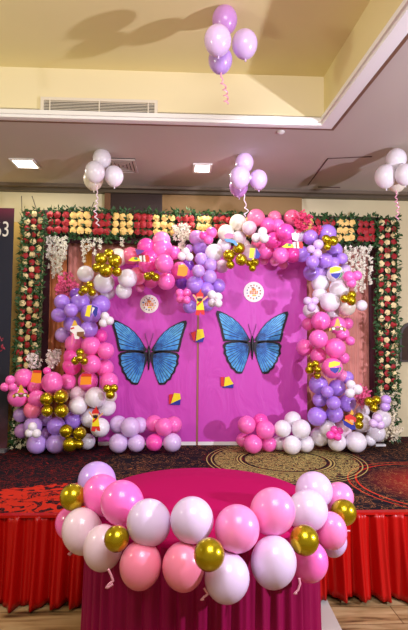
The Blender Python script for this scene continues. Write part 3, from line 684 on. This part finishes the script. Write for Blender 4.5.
def add_rose(parent, me, p, s):
    o = bpy.data.objects.new('rose', me); C.objects.link(o); o.parent = parent; o.location = p; o.scale = (s, s * .8, s)
    o.rotation_euler = (random.uniform(-.3, .3), random.uniform(0, 6.28), random.uniform(-.3, .3))
def foliage(parent, pts, L, w, name='foliage'):
    bm = bmesh.new()
    for p in pts:
        leaf(bm, p, Vector((random.uniform(-1, 1), random.uniform(-.7, .1), random.uniform(-1, 1))), L * random.uniform(.7, 1.3), w * random.uniform(.7, 1.3))
    tag(link(name, bm, leafm, parent), kind='stuff')
darkb = mat('dark_green_backing', srgb(34, 40, 26), rough=.9)
def column(Y, xs, lean, y0, y1, pitch, lb, ybase, xbase_w, flip=0):
    xc = lambda y: (xs[0] + xs[2]) / 2 + lean * (y - y0)
    org = at(xc(ybase), ybase, Y); org.z = ZS
    t = thing('flower_column', lb, 'flower decoration', org)
    hw = (xs[2] - xs[0]) / 2 + 3.5
    bm = bmesh.new()
    prism(bm, [q - org for q in (at(xc(y0) - hw, y0 - 4, Y), at(xc(y0) + hw, y0 - 4, Y), at(xc(ybase) + hw * .8, ybase, Y) , at(xc(ybase) - hw * .8, ybase, Y))], (0, .03, 0))
    for v in bm.verts: v.co.z = max(v.co.z, .004)
    link('backing_mat', bm, darkb, t)
    y = y0; r = 0; s = 3.2 * Y / F
    while y <= y1:
        for k in range(3):
            me = RR if (k + r + flip) % 2 == 0 else RC
            p = at(xc(y) + (xs[k] - xs[1]) + random.uniform(-.6, .6), y + random.uniform(-.8, .8), Y - .035) - org
            add_rose(t, me, p, s * random.uniform(.9, 1.12))
        y += pitch; r += 1
    pts = []
    for _ in range(1300):
        yy = random.uniform(y0 - 5, ybase - 1); side = random.random() < .6
        xx = xc(yy) + (random.choice((-1, 1)) * (hw + random.uniform(-2.5, 1.5)) if side else random.uniform(-hw, hw))
        q = at(xx, yy, Y - random.uniform(.0, .065)) - org
        if q.z > .03: pts.append(q)
    foliage(t, pts, .05, .012)
    bm = bmesh.new()
    for _ in range(170):
        yy = random.uniform(y1 + 3, ybase); q = at(xc(yy) + random.uniform(-hw, hw), yy, Y - random.uniform(.02, .07)) - org
        if q.z < .02: continue
        for k in range(5):
            a = k * 1.2566; leaf(bm, q, Vector((math.cos(a), -.5, math.sin(a))), .022, .007)
    tag(link('small_blossoms', bm, sml, t), kind='stuff')
    return t
column(4.46, (27.8, 34.6, 41.2), -.055, 214, 396, 6.9, 'tall left flower column of red and cream roses', 452, 8)
column(4.62, (381, 387.5, 394), -.002, 222, 388, 6.9, 'tall right flower column of red and cream roses', 441, 8, flip=1)
# top band of rose blocks
blocks = [(47, 69, 'R'), (70, 91, 'Y'), (92, 111, 'R'), (112, 133, 'Y'), (134, 152.5, 'R'), (153.5, 175, 'Y'), (176, 195, 'R'), (196, 212, 'Y'), (213, 232, 'R'), (233, 252, 'Y'), (296, 314, 'Y'), (315, 335, 'R'), (336.5, 355.5, 'Y'), (357, 376, 'R')]
cnt = {'R': sum(1 for b_ in blocks if b_[2] == 'R'), 'Y': sum(1 for b_ in blocks if b_[2] == 'Y')}; seen = {'R': 0, 'Y': 0}
for x0, x1, c in blocks:
    k = seen[c]; seen[c] += 1; n = cnt[c]; Y = 4.62
    o_ = 'leftmost' if k == 0 else ('rightmost' if k == n - 1 else (ORD[k] + '-leftmost' if k < n / 2 else ORD[n - 1 - k] + '-rightmost'))
    cn = 'red' if c == 'R' else 'pale yellow'
    ym = 213.5 + (x0 - 47) * .028
    org = at((x0 + x1) / 2, ym + 22, Y)
    t = thing('rose_block', f'{o_} block of {cn} roses in the top flower band', 'flower decoration', org, 'rose blocks of the top band')
    bm = bmesh.new(); prism(bm, [q - org for q in (at(x0, ym - 2, Y), at(x1, ym - 2, Y), at(x1, ym + 20, Y), at(x0, ym + 20, Y))], (0, .03, 0)); link('backing_mat', bm, darkb, t)
    for j in range(3):
        for i in range(3):
            add_rose(t, RR if c == 'R' else RY, at(x0 + 3.4 + i * (x1 - x0 - 6.8) / 2 + random.uniform(-.7, .7), ym + 1.5 + j * 7.4 + random.uniform(-.7, .7), Y - .03) - org, 3.9 * Y / F * random.uniform(.9, 1.12))
    pts = [at(random.uniform(x0 - 1, x1 + 1), random.choice((ym - 3 + random.uniform(-3, 2), ym + 21 + random.uniform(-2, 5), random.uniform(ym, ym + 18))), Y - random.uniform(0, .04)) - org for _ in range(110)]
    foliage(t, pts, .05, .013)
# rail carrying the band and the drapes
a = at(20, 232, 4.68); b_ = at(402, 232, 4.68)
rl = thing('flower_stand', 'dark maroon boarded stand carrying the top flower band', 'flower stand', (0, 4.68, ZS))
zt = at(200, 240, 4.68).z - ZS
bm = bmesh.new(); box(bm, at(44, 240, 4.68).x, at(382, 240, 4.68).x, 0, .03, zt - .05, zt + .27); link('cross_board', bm, mat('maroon_board', srgb(64, 14, 30), rough=.7), rl)
for xx in (45.5, 379):
    bm = bmesh.new(); q = at(xx, 300, 4.68).x; box(bm, q - .03, q + .03, 0, .03, .001, zt - .051); link('upright', bm, MATS['maroon_board'], rl)

# hanging blossom strands
def strand(x, y0, y1, Y, lb, grp, m, wid=2.2, dens=1.6):
    org = at(x, y0, Y); t = thing('blossom_strand', lb, 'artificial flowers', org, grp)
    e_ = at(x + random.uniform(-1, 1), y1, Y) - org
    bm = bmesh.new(); tube(bm, [Vector((0, 0, 0)), e_ * .5 + Vector((random.uniform(-.01, .01), 0, 0)), e_], .0022, 5); stm = link('stem', bm, leafm, t)
    bm = bmesh.new()
    for _ in range(int((y1 - y0) * dens)):
        tt_ = random.random(); wv = wid * (1 - .6 * tt_)
        p = e_ * tt_ + Vector((random.uniform(-1, 1) * wv * Y / F, random.uniform(-.03, .01), 0))
        for k in range(4):
            a = k * 1.57 + tt_ * 9; leaf(bm, p, Vector((math.cos(a), -.4, math.sin(a))), .020, .008)
    tag(link('blossoms', bm, m, stm), kind='stuff')
wis = mat('white_wisteria', srgb(240, 236, 216), rough=.6)
GW = 'white blossom strands hanging from the flower frame'
for i, (x, y0, y1) in enumerate([(49.5, 237, 268), (53.5, 237, 278), (57.5, 237, 273), (61.5, 237, 276), (65.5, 237, 262)]):
    strand(x, y0, y1, 4.58, f'{["leftmost", "second", "middle", "fourth", "rightmost"][i]} of five white blossom strands beside the left flower column', GW, wis, 2.4, 1.3)
for i, (x, y0, y1) in enumerate([(84, 238, 262), (89.5, 238, 250), (95, 238, 256), (100, 238, 252), (122, 238, 246)]):
    strand(x, y0, y1, 4.56, f'short white blossom strand above the left gold balloons, {["first", "second", "third", "fourth", "fifth"][i]} from left', GW, wis, 2.4, .9)
for i, (x, y0, y1) in enumerate([(176, 226, 240), (180, 225, 252), (184, 225, 247), (188, 226, 240)]):
    strand(x, y0, y1, 4.5, f'white blossom strand left of the central drop, {["first", "second", "third", "fourth"][i]} from left', GW, wis, 2.8, 2.2)
for i, (x, y0, y1) in enumerate([(346, 247, 268), (350.5, 247, 286), (355, 247, 292), (359.5, 247, 292), (364, 247, 290), (369.5, 246, 284)]):
    strand(x, y0, y1, 4.56, f'{["leftmost", "second", "third", "fourth", "fifth", "rightmost"][i]} of six white blossom strands beside the right flower column', GW, wis, 2.4, 1.25)
def spray(cx, cy, rpx, Y, lb, m, n=26, up=False, base=None, fl=.013):
    bs = base or (cx, cy + rpx * .9)
    org = at(bs[0], bs[1], Y); t = thing('flower_spray', lb, 'artificial flowers', org)
    b1 = bmesh.new(); b2 = bmesh.new(); cc = at(cx, cy, Y) - org; R = rpx * Y / F
    for _ in range(n):
        d = Vector((random.gauss(0, 1), random.gauss(0, .5), random.gauss(0, 1))).normalized() * R * random.uniform(.5, 1.05)
        if up: d.z = abs(d.z) * 1.0; d.x *= .6
        tip = cc + d; mid = tip * .5 + Vector((random.uniform(-.01, .01), 0, .01))
        tube(b1, [Vector((0, 0, 0)), mid, tip], .0015, 4)
        for _k in range(9):
            s = random.uniform(.5, 1.0); p = (mid.lerp(tip, (s - .5) * 2)) + Vector([random.uniform(-.022, .022) for _q in range(3)])
            for k in range(4):
                a = k * 1.57 + s * 9; leaf(b2, p, Vector((math.cos(a), -.3, math.sin(a))), fl, fl * .45)
    sm_ = link('stems', b1, mat('stem_brown', srgb(110, 70, 60)), t); tag(link('florets', b2, m, sm_), kind='stuff')
spm = mat('pink_floret', srgb(244, 104, 156), rough=.6); spr = mat('crimson_floret', srgb(228, 62, 112), rough=.6); spw = mat('white_floret', srgb(240, 226, 220), rough=.6)
spray(68, 283, 12, 4.42, 'bushy pink blossom spray behind the upper left purple balloons', spm, 24, fl=.016)
spray(57, 288, 6, 4.42, 'small pink blossom tuft left of the bushy pink spray', spm, 10)
spray(303, 221, 11.5, 4.25, 'crimson blossom spray on the top right of the arch', spr, 30, fl=.016)
spray(316, 230, 6, 4.28, 'small crimson blossom tuft above the upper right violet balloons', spr, 10)
spray(362, 396, 10, 4.36, 'bright pink blossom spray beside the lower right white tuft', spm, 26)
spray(34, 360, 10, 4.42, 'white blossom spray rising behind the far left orange card', spw, 15, up=True, base=(36, 376), fl=.02)
spray(54, 358, 11, 4.42, 'white blossom spray between the left flower column and pink balloons', spw, 14, up=True, base=(53, 376), fl=.02)
spray(388, 428, 14, 4.5, 'leafy ivory blossom bush at the foot of the right flower column', sml, 34, base=(389, 441), fl=.018)

# ------------------------------------------------------------------ paper cards
def cm_(n, *c): return mat('card_' + n, srgb(*c), rough=.5)
YE, BL, RD, OR, WH, SK, GD, BK, PU, BR, TE, LB, PK = (cm_('yellow', 244, 226, 30), cm_('blue', 34, 40, 150), cm_('red', 214, 40, 36), cm_('orange', 250, 150, 20), cm_('white', 240, 238, 230), cm_('skin', 226, 170, 120), cm_('gold', 224, 176, 50), cm_('black', 24, 20, 20), cm_('purple', 100, 50, 140), cm_('brown', 130, 80, 46), cm_('green', 70, 140, 90), cm_('light_blue', 90, 160, 220), cm_('pink', 236, 120, 160))
def card(name, lb, cat, Y, parts, group=None, base=None):
    """parts: (part name, [px outline], material, lift)"""
    allp = [p for q in parts for p in q[1]]
    cx = sum(p[0] for p in allp) / len(allp); by = max(p[1] for p in allp)
    org = at(cx, by, Y); t = thing(name, lb, cat, org, group)
    for pn, pts, m, lift in parts:
        bm = bmesh.new(); prism(bm, pxpoly(pts, Y - lift, org), (0, -.003, 0)); link(pn, bm, m, t)
    return t
KG = 'little paper kites'
card('paper_kite', 'small yellow, blue and red kite near the top of the panel gap', 'kite', YP - .03, [
    ('red_panel', [(191, 333), (196, 331), (195, 341), (193, 340)], RD, 0), ('yellow_panel', [(197, 329.5), (203, 329), (204.5, 337), (196, 341)], YE, 0), ('blue_panel', [(204.5, 337), (203, 342), (195, 342.5), (196, 341)], BL, 0)], KG)
card('paper_kite', 'small yellow, blue and red kite low on the left panel', 'kite', YP - .012, [
    ('red_panel', [(169, 394.5), (173, 394), (171, 403.5), (169, 404)], RD, 0), ('yellow_panel', [(174, 393), (180, 393.5), (180.8, 399), (171, 403.5)], YE, 0), ('blue_panel', [(180.8, 399), (180, 405), (169.5, 404.5), (171, 403.5)], BL, 0)], KG)
card('paper_kite', 'small yellow, red and blue kite on the right panel', 'kite', YP - .012, [
    ('red_panel', [(220.5, 377), (224, 377), (224, 386.5), (221, 386)], RD, 0), ('yellow_panel', [(225, 377.5), (229, 376.5), (233.5, 384), (224, 386.5)], YE, 0), ('blue_panel', [(233.5, 384), (233.3, 388), (222, 387.5), (224, 386.5)], BL, 0)], KG)
YC = 3.98
card('paper_kite', 'tilted yellow and blue kite on the left purple balloons', 'kite', 4.0, [
    ('yellow_panel', [(87.5, 305.5), (91.8, 305), (89.8, 317), (85, 316)], YE, 0), ('blue_panel', [(92, 305), (98, 307.5), (97, 315), (95, 317.3), (92.5, 312), (90.5, 317)], BL, 0), ('white_panel', [(92.5, 306.8), (95, 308), (91.5, 314)], WH, .004)], KG)
card('paper_kite', 'triangular yellow and blue kite at the top centre of the arch', 'kite', 4.0, [
    ('yellow_panel', [(250, 248), (255, 248.4), (253.3, 258), (249, 258)], YE, 0), ('blue_panel', [(256, 248), (260.5, 254.5), (259, 258.2), (255, 258.8)], BL, 0)], KG)
for (cx, cy, Y, lb) in ((335.6, 273, 3.98, 'half yellow half blue round-edged kite in the upper right column'), (334.6, 367.5, 3.86, 'half yellow half blue round-edged kite on lower right pink balloons')):
    card('paper_kite', lb, 'kite', Y, [
        ('yellow_panel', [(cx - 6, cy - 1), (cx - 5.5, cy - 5), (cx, cy - 6.5), (cx + 5.5, cy - 5.2), (cx + 5, cy - 2.4), (cx - 5, cy + .2)], YE, 0),
        ('blue_panel', [(cx - 5, cy + .6), (cx + 5, cy - .2), (cx + 3.5, cy + 3.6), (cx + .5, cy + 6), (cx - 4, cy + 3)], BL, 0),
        ('green_edge', [(cx + 5.6, cy - 1), (cx + 7, cy + .5), (cx + 5.5, cy + 4), (cx + 2.5, cy + 6), (cx + 4.2, cy + 3)], TE, 0)], KG)
card('greeting_card', 'orange paper card on the far left pink balloons', 'card', 4.05, [('face', [(32.8, 371), (41.5, 371.5), (41, 383), (37, 383.2), (30.6, 382)], OR, 0), ('flap', [(33.5, 370), (41.5, 370.5), (41, 373), (33.3, 372.6)], RD, .004)])
card('greeting_card', 'orange square card with a red top on the left pink column', 'card', 4.05, [('face', [(81, 376), (91.5, 376), (91.5, 384.5), (80, 385)], OR, 0), ('flap', [(82, 373.6), (91.5, 374), (91.5, 376.5), (81, 376.5)], RD, .004)])
card('greeting_card', 'orange paper card on the pink balloons beside the central drop', 'card', 4.05, [('face', [(178.5, 266.5), (185, 265), (188, 268), (187, 275), (184, 276.5), (177, 275.3)], OR, 0), ('flap', [(178.5, 265.2), (184.5, 264), (185, 266.5), (178.5, 267.6)], GD, .004)])
def dancer(cx, cy, k, Y, lb, tilt=0):
    S = lambda pts: [(cx + x * k, cy + y * k) for x, y in pts]
    card('dancer_cutout', lb, 'paper figure', Y, [
        ('turban', S([(-4, -8), (-3.5, -11), (-1, -13), (1.2, -16.5), (1.6, -13), (3.6, -11), (3.6, -8.5)]), RD, .001),
        ('face', S([(-3, -8.4), (3, -8.4), (2.6, -5.4), (0, -4), (-2.6, -5.4)]), SK, .003),
        ('beard', S([(-2.8, -6.4), (0, -7), (2.8, -6.4), (2, -4), (0, -3), (-2, -4)]), BK, .005),
        ('left_arm', S([(-2.5, -3), (-7.5, -10), (-6, -10.8), (-1.8, -5)]), SK, 0), ('right_arm', S([(2.5, -3), (8.2, -8), (7.4, -9.4), (1.8, -5)]), SK, 0),
        ('kurta', S([(-3, -4), (3, -4), (4.5, 5), (-3.6, 5)]), YE, .002), ('sash', S([(-2.8, -1), (1, -4), (2.4, -3.6), (-2.6, 1.4)]), RD, .005),
        ('trousers', S([(-3.6, 5), (4.4, 5), (5, 10), (1.5, 9.4), (.6, 7), (-.6, 10.5), (-4.4, 10)]), RD, 0)])
dancer(199.8, 305, 1.0, 3.98, 'paper bhangra dancer with raised arms at the tip of the central drop')
dancer(95.5, 421.5, .95, 3.93, 'paper dancer in a red turban on the lower left white balloons')
def drumcard(cx, cy, Y, lb, top):
    S = lambda pts: [(cx + x, cy + y) for x, y in pts]
    card('drum_cutout', lb, 'paper figure', Y, [
        ('top_piece', S([(-6, -7), (4, -5.5), (1, -3), (-4, -.6)] if top is PU else [(-3, -9), (1, -10), (4, -6), (3, -1), (-2, -3)]), top, .001),
        ('horn', S([(-13, 4.6), (-8, 1), (-2, 2), (0, 5), (-8, 5.4)]), YE, .002), ('green_leaf', S([(-7, 2), (-4, 1), (-3, 3.5), (-6, 3.8)]), TE, .006),
        ('drum_body', S([(-2, 0), (7, -1), (8.5, 2), (8, 6), (-1, 5.6)]), WH, 0), ('stripe', S([(4, -.8), (7.2, -1), (8.6, 2), (8, 6), (5, 5.9)]), RD, .004), ('rim', S([(1, -.4), (2.2, -.5), (2.6, 5.6), (1.4, 5.6)]), BR, .006)])
drumcard(141, 256, 3.97, 'paper drum cutout with a purple top at the upper left pinks', PU)
drumcard(294.5, 242.5, 3.93, 'paper drum cutout with a white top at the top right pinks', WH)
def crown(cx, cy, Y, lb):
    S = lambda pts: [(cx + x, cy + y) for x, y in pts]
    card('crown_cutout', lb, 'paper figure', Y, [
        ('crown', S([(-4, 0), (-2.4, -3), (-1.6, -7), (0, -9), (1.6, -7), (2.4, -3), (4, 0), (0, -1)]), GD, 0),
        ('brow_band', S([(-9, 2), (-5, -1), (0, 1), (5, -1), (9, 2), (7, 5), (4, 2.6), (0, 4), (-4, 2.6), (-7, 5)]), BR, .002),
        ('left_bead', S([(-5.5, .8), (-3, .4), (-2.4, 2.4), (-5, 3)]), WH, .006), ('right_bead', S([(5.5, .8), (3, .4), (2.4, 2.4), (5, 3)]), WH, .006),
        ('left_trim', S([(-8.6, 1.8), (-6.4, 1), (-6.8, 3), (-8, 4)]), GD, .006), ('right_trim', S([(8.6, 1.8), (6.4, 1), (6.8, 3), (8, 4)]), GD, .006)])
crown(21, 393.5, 3.94, 'gold paper crown mask on the far left pink balloons')
crown(337.5, 327, 3.96, 'gold paper crown mask on the right column of pink balloons')
def sh(cx, cy): return lambda pts: [(cx + x, cy + y) for x, y in pts]
S = sh(76, 331)
card('rider_cutout', 'white paper figure with a gold crown on the left column', 'paper figure', 3.98, [
    ('crown', S([(-4, -5), (-2.6, -9), (-1.6, -11), (.2, -9.6), (1.6, -5.6)]), GD, .002), ('body', S([(-5, -5), (2, -6), (8, -1), (9, 3), (4, 4.5), (3, 8), (-1, 8), (-3, 2), (-6, 0)]), WH, 0),
    ('drum', S([(1, 1), (8, .5), (8, 5), (4, 6), (1, 4.6)]), BR, .004), ('red_trim', S([(-5.4, -3), (-2, -4), (-1.6, -2.6), (-5, -1.4)]), RD, .004), ('leg', S([(-4, 2), (-2, 3), (-3, 12), (-5, 15), (-4.6, 8)]), PK, .001)])
S = sh(233, 237)
card('flower_cutout', 'light blue and pink paper cutout on top centre white balloons', 'paper figure', 4.0, [
    ('blue_swash', S([(-9, 2), (-7, 4.6), (0, 6), (3, 9), (5, 7.6), (2, 3.6), (-3, 2)]), LB, 0), ('pink_bloom', S([(-9, -2), (-5, -4), (0, -3), (1, .5), (-4, 1.4), (-8, .6)]), PK, .002), ('hat', S([(-7, -4), (-4, -6.4), (0, -5), (-1, -3.4)]), WH, .004)])
S = sh(350, 423)
card('figure_cutout', 'paper figure in blue with a red turban at lower right', 'paper figure', 3.95, [
    ('robe', S([(-8, -4), (-3, -1), (4, 0), (6, 6), (2, 7), (-6, 2)]), BL, 0), ('turban', S([(-5, -7), (0, -9), (6, -5), (6, -1), (0, -2), (-5, -3)]), RD, .002),
    ('face', S([(-.5, -3.6), (3.6, -3), (3, .6), (0, .8)]), SK, .004), ('feather', S([(0, -9), (1.6, -14), (3.6, -10), (3, -8)]), GD, .001), ('sash', S([(-6, -3), (-4, -4), (4, 1), (2, 2)]), OR, .005)])

# ------------------------------------------------------------------ banner, pillar, bits at the left and right
pil_m = mat('gold_beige_column', srgb(206, 168, 88), rough=.45, noise=.08, nscale=5)
a = at(8, 300, 4.56).x; b_ = at(18.5, 300, 4.56).x
bm = bmesh.new(); box(bm, a - .35, b_, 4.56, YW - .01, ZS + .001, at(18, 222, 4.56).z); tag(link('pilaster', bm, pil_m), 'gold-beige pilaster left of the left flower column', 'pilaster')
YB = 4.36
a = at(11.5, 300, YB); zt = at(5, 208, YB).z
bt = thing('roll_banner', 'dark navy standing banner with white number 63 at far left', 'banner', (a.x - .3, YB, ZS))
bm = bmesh.new(); box(bm, -.3, .3, 0, .006, .03, zt - ZS)
bmn = bpy.data.materials.new('banner_print'); bmn.use_nodes = True; nt = bmn.node_tree; b = nt.nodes['Principled BSDF']; tc = N('ShaderNodeTexCoord')
sp = N('ShaderNodeSeparateXYZ'); nt.links.new(tc.outputs['Object'], sp.inputs[0]); rp = N('ShaderNodeValToRGB'); e = rp.color_ramp.elements
e[0].position = .05; e[0].color = srgb(70, 26, 36); e[1].position = .99; e[1].color = srgb(92, 16, 46)
for ps, cc in ((.2, (14, 14, 30)), (.55, (14, 18, 40)), (.90, (14, 15, 36)), (.95, (50, 8, 30))): q = e.new(ps); q.color = srgb(*cc)
nt.links.new(math_('DIVIDE', sp.outputs['Z'], zt - ZS), rp.inputs[0]); nt.links.new(rp.outputs[0], b.inputs['Base Color']); b.inputs['Roughness'].default_value = .7
prn = link('print', bm, bmn, bt)
bm = bmesh.new(); box(bm, -.32, .30, -.06, .05, .001, .03); link('base', bm, mat('aluminium', srgb(150, 150, 152), metal=.7, rough=.35), bt)
tx = bpy.data.curves.new('txt', 'FONT'); tx.body = '63'; tx.size = .20; tx.extrude = .001; tx.align_x = 'RIGHT'
tmp = bpy.data.objects.new('txt', tx); C.objects.link(tmp); bpy.context.view_layer.update()
me = bpy.data.meshes.new_from_object(tmp.evaluated_get(bpy.context.evaluated_depsgraph_get())); bpy.data.objects.remove(tmp)
me.materials.append(mat('letter_white', srgb(226, 220, 206)))
lt = bpy.data.objects.new('number', me); C.objects.link(lt); lt.parent = prn; q = at(9.6, 236.5, YB) - Vector(bt.location)
lt.location = (q.x, -.002, q.z); lt.rotation_euler = (math.pi / 2, 0, 0); lt.scale = (.72, 1, 1)
bm = bmesh.new(); rnd = random.Random(2)
for _ in range(8):
    p = at(rnd.uniform(0, 3), rnd.uniform(336, 350), YB) - Vector(bt.location); p.y = -.003
    leaf(bm, p, Vector((rnd.uniform(-1, 1), 0, rnd.uniform(-1, 1))), .04, .012)
link('floral_print', bm, mat('banner_pink', srgb(150, 40, 60)), bt)
# wires holding the flower frame
for (x0, y0, x1, y1, lb) in ((21.5, 196, 22, 212, 'thin straight hanging wire above the left flower column'), (32, 196, 37, 211, 'slanting dark wire above the left flower column'), (94, 202, 88, 216, 'slanting wire above the second rose block')):
    p0 = at(x0, y0, 4.75); p1 = at(x1, y1, 4.75); bm = bmesh.new(); tube(bm, [Vector((0, 0, 0)), p1 - p0], .004, 6)
    tag(link('hanging_wire', bm, mat('dark_wire', srgb(60, 52, 44)), loc=p0), lb, 'wire', 'wires above the flower frame')
# arched mirror at the far right of the back wall
Ya = YW - .035
am = thing('arched_mirror', 'dark arched wall mirror at the far right edge', 'mirror', at(408, 362, Ya))
org = Vector(am.location)
arc = [(400, 362)] + [(412 - 12 * math.cos(k * math.pi / 12), 336 - 14 * math.sin(k * math.pi / 12)) for k in range(13)] + [(424, 362)]
bm = bmesh.new(); prism(bm, pxpoly(arc, Ya, org), (0, .03, 0)); link('frame', bm, mat('mirror_frame', srgb(60, 44, 34), rough=.4), am)
arc2 = [(402, 360)] + [(412 - 10 * math.cos(k * math.pi / 12), 337 - 12 * math.sin(k * math.pi / 12)) for k in range(13)] + [(422, 360)]
bm = bmesh.new(); prism(bm, pxpoly(arc2, Ya, org), (0, -.006, 0)); link('glass', bm, mat('dark_glass', srgb(60, 44, 40), rough=.12, spec=.8), am)
# plug strip lying at the right
p = onz(380, 446, ZS); bm = bmesh.new(); box(bm, -.05, .05, -.02, .02, .001, .02); tag(link('adapter_block', bm, whitem, loc=(p.x, p.y, ZS)), 'small white adapter lying on the carpet at far right', 'adapter')

# ------------------------------------------------------------------ ceiling fittings
emi = bpy.data.materials.new('lamp_panel'); emi.use_nodes = True; b = emi.node_tree.nodes['Principled BSDF']
b.inputs['Emission Color'].default_value = (1, .95, .85, 1); b.inputs['Emission Strength'].default_value = 6
def area(name, loc, sx, sy, power, col, rot=(0, 0, 0)):
    l = bpy.data.lights.new(name, 'AREA'); l.shape = 'RECTANGLE'; l.size = sx; l.size_y = sy; l.energy = power; l.color = col
    o = bpy.data.objects.new(name, l); C.objects.link(o); o.location = loc; o.rotation_euler = rot; return o
for (x0, x1, y0, y1, lb) in ((15.5, 35, 159.5, 166.5, 'bright recessed ceiling light at far left'), (195, 209.5, 164.3, 170.8, 'bright recessed ceiling light near the picture centre')):
    A = onz(x0, y1, ZC); B = onz(x1, y0, ZC); A.x = onz(x0, (y0 + y1) / 2, ZC).x; B.x = onz(x1, (y0 + y1) / 2, ZC).x; cx, cy = (A.x + B.x) / 2, (A.y + B.y) / 2; w, h = abs(B.x - A.x) / 2, abs(B.y - A.y) / 2
    t = thing('ceiling_light', lb, 'ceiling light', (cx, cy, ZC), 'recessed ceiling lights')
    bm = bmesh.new()
    for q in ((-w - .02, w + .02, -h - .02, -h), (-w - .02, w + .02, h, h + .02), (-w - .02, -w, -h, h), (w, w + .02, -h, h)): box(bm, *q, -.012, -.001)
    link('frame', bm, whitem, t); bm = bmesh.new(); box(bm, -w, w, -h, h, -.008, -.001); link('diffuser', bm, emi, t)
    area('lamp', (cx, cy, ZC - .02), w * 2, h * 2, 7, (1, .95, .85))
# square diffuser grille
A = onz(110, 171, ZC); B = onz(137, 158.5, ZC); cx, cy = (A.x + B.x) / 2, (A.y + B.y) / 2; w, h = abs(B.x - A.x) / 2.3, abs(B.y - A.y) / 2
t = thing('air_diffuser', 'ceiling air diffuser with dark slots behind the left balloon bunch', 'air vent', (cx, cy, ZC))
bm = bmesh.new(); box(bm, -w, w, -h, h, -.006, -.001); link('back_plate', bm, mat('vent_dark', srgb(50, 44, 40)), t)
for k in range(4):
    f = 1 - k * .25; bm = bmesh.new(); w0, h0, d = w * f, h * f, .022
    for q in ((-w0, w0, -h0, -h0 + d), (-w0, w0, h0 - d, h0), (-w0, -w0 + d, -h0 + d, h0 - d), (w0 - d, w0, -h0 + d, h0 - d)): box(bm, *q, -.02 + k * .002, -.0065)
    link('blade_ring', bm, mat('vent_white', srgb(196, 184, 172)), t)
# access hatch seams
def seam(pts, lb):
    P_ = [onz(x, y, ZC - .003) for x, y in pts]; o0 = P_[0]; bm = bmesh.new(); tube(bm, [q - o0 for q in P_], .006, 4)
    tag(link('hatch_seam', bm, mat('seam_dark', srgb(90, 66, 56)), loc=o0), lb, 'ceiling hatch')
seam([(308, 185), (328, 158.5), (372, 156.5)], 'thin dark outline of a ceiling access hatch at right')
seam([(318, 187), (340, 187.5)], 'short dark latch line below the ceiling hatch outline')
p = onz(281, 131.5, ZC); bm = bmesh.new(); tube(bm, [Vector((0, 0, -.001)), Vector((0, 0, -.012)), Vector((0, 0, -.02))], [.03, .025, .008], 12)
tag(link('sprinkler_head', bm, whitem, loc=p), 'tiny sprinkler head on the ceiling right of centre', 'sprinkler')
# vent grille on the far face of the coffer
yv = lambda px: (lambda d: d)(0)
dl = (Cc - Le).normalized()
def onfar(px, py):
    d = ray(px, py); n = Vector((dl.y, -dl.x, 0)); tt_ = (Le - CP).dot(n) / d.dot(n); return CP + d * tt_
v0 = onfar(41, 116); v1 = onfar(157.5, 118); v2 = onfar(41, 98)
t = thing('vent_grille', 'long white louvred air vent in the raised ceiling edge', 'air vent', v0); t.rotation_euler = (0, 0, math.atan2(dl.y, dl.x))
wd = (v1 - v0).length; hh = v2.z - v0.z
vw = mat('vent_cream', srgb(226, 216, 196), rough=.5)
bm = bmesh.new(); fr = .022
for q in ((0, wd, 0, fr), (0, wd, hh - fr, hh), (0, fr, fr, hh - fr), (wd - fr, wd, fr, hh - fr)): box(bm, q[0], q[1], -.02, -.002, q[2], q[3])
link('frame', bm, vw, t)
bm = bmesh.new(); box(bm, fr, wd - fr, -.006, -.002, fr, hh - fr); link('dark_duct', bm, mat('vent_dark', srgb(50, 44, 40)), t)
nsl = 8
for k in range(nsl):
    z = fr + (hh - 2 * fr) * (k + .5) / nsl; bm = bmesh.new()
    prism(bm, [Vector((fr, -.018, z - .004)), Vector((fr, -.008, z + .004)), Vector((fr, -.007, z + .0025)), Vector((fr, -.017, z - .0065))], (wd - 2 * fr, 0, 0)); link('slat', bm, vw, t)
for q in (.5, .08, .92):
    bm = bmesh.new(); box(bm, wd * q - .004, wd * q + .004, -.022, -.0185, fr, hh - fr); link('mullion', bm, vw, t)

# ------------------------------------------------------------------ light
def spot(loc, tgt, power, col, ang, rad=.06, blend=.3):
    l = bpy.data.lights.new('flood', 'SPOT'); l.energy = power; l.color = col; l.spot_size = math.radians(ang); l.shadow_soft_size = rad; l.spot_blend = blend
    o = bpy.data.objects.new('flood', l); C.objects.link(o); o.location = loc
    o.rotation_mode = 'QUATERNION'; o.rotation_quaternion = (Vector(tgt) - Vector(loc)).to_track_quat('-Z', 'Y'); return o
spot((2.9, .9, 1.8), (.3, 4.6, 1.9), 400, (.82, .80, 1), 110, .05)
spot((.9, 2.6, 3.0), (.3, 4.6, 1.3), 75, (.90, .80, 1), 100, .04)
spot((-2.3, 1.2, 2.3), (-.4, 4.6, 1.5), 80, (.95, 1, .8), 110, .1)
area('front_fill', (0.3, .2, 3.0), 1.2, 1.2, 62, (.98, .93, 1), (math.radians(38), 0, 0))  # added fill from the camera side, tilted to brighten the stage; no visible fitting
w = bpy.data.worlds.new('world'); sc.world = w; w.use_nodes = True
w.node_tree.nodes['Background'].inputs[0].default_value = (1, .74, .48, 1); w.node_tree.nodes['Background'].inputs[1].default_value = .35
sc.view_settings.view_transform = 'Standard'; sc.view_settings.look = 'None'; sc.view_settings.exposure = 0.0; sc.view_settings.gamma = 1
print('BALLOONS', len(balloons) + len(tb_obj))
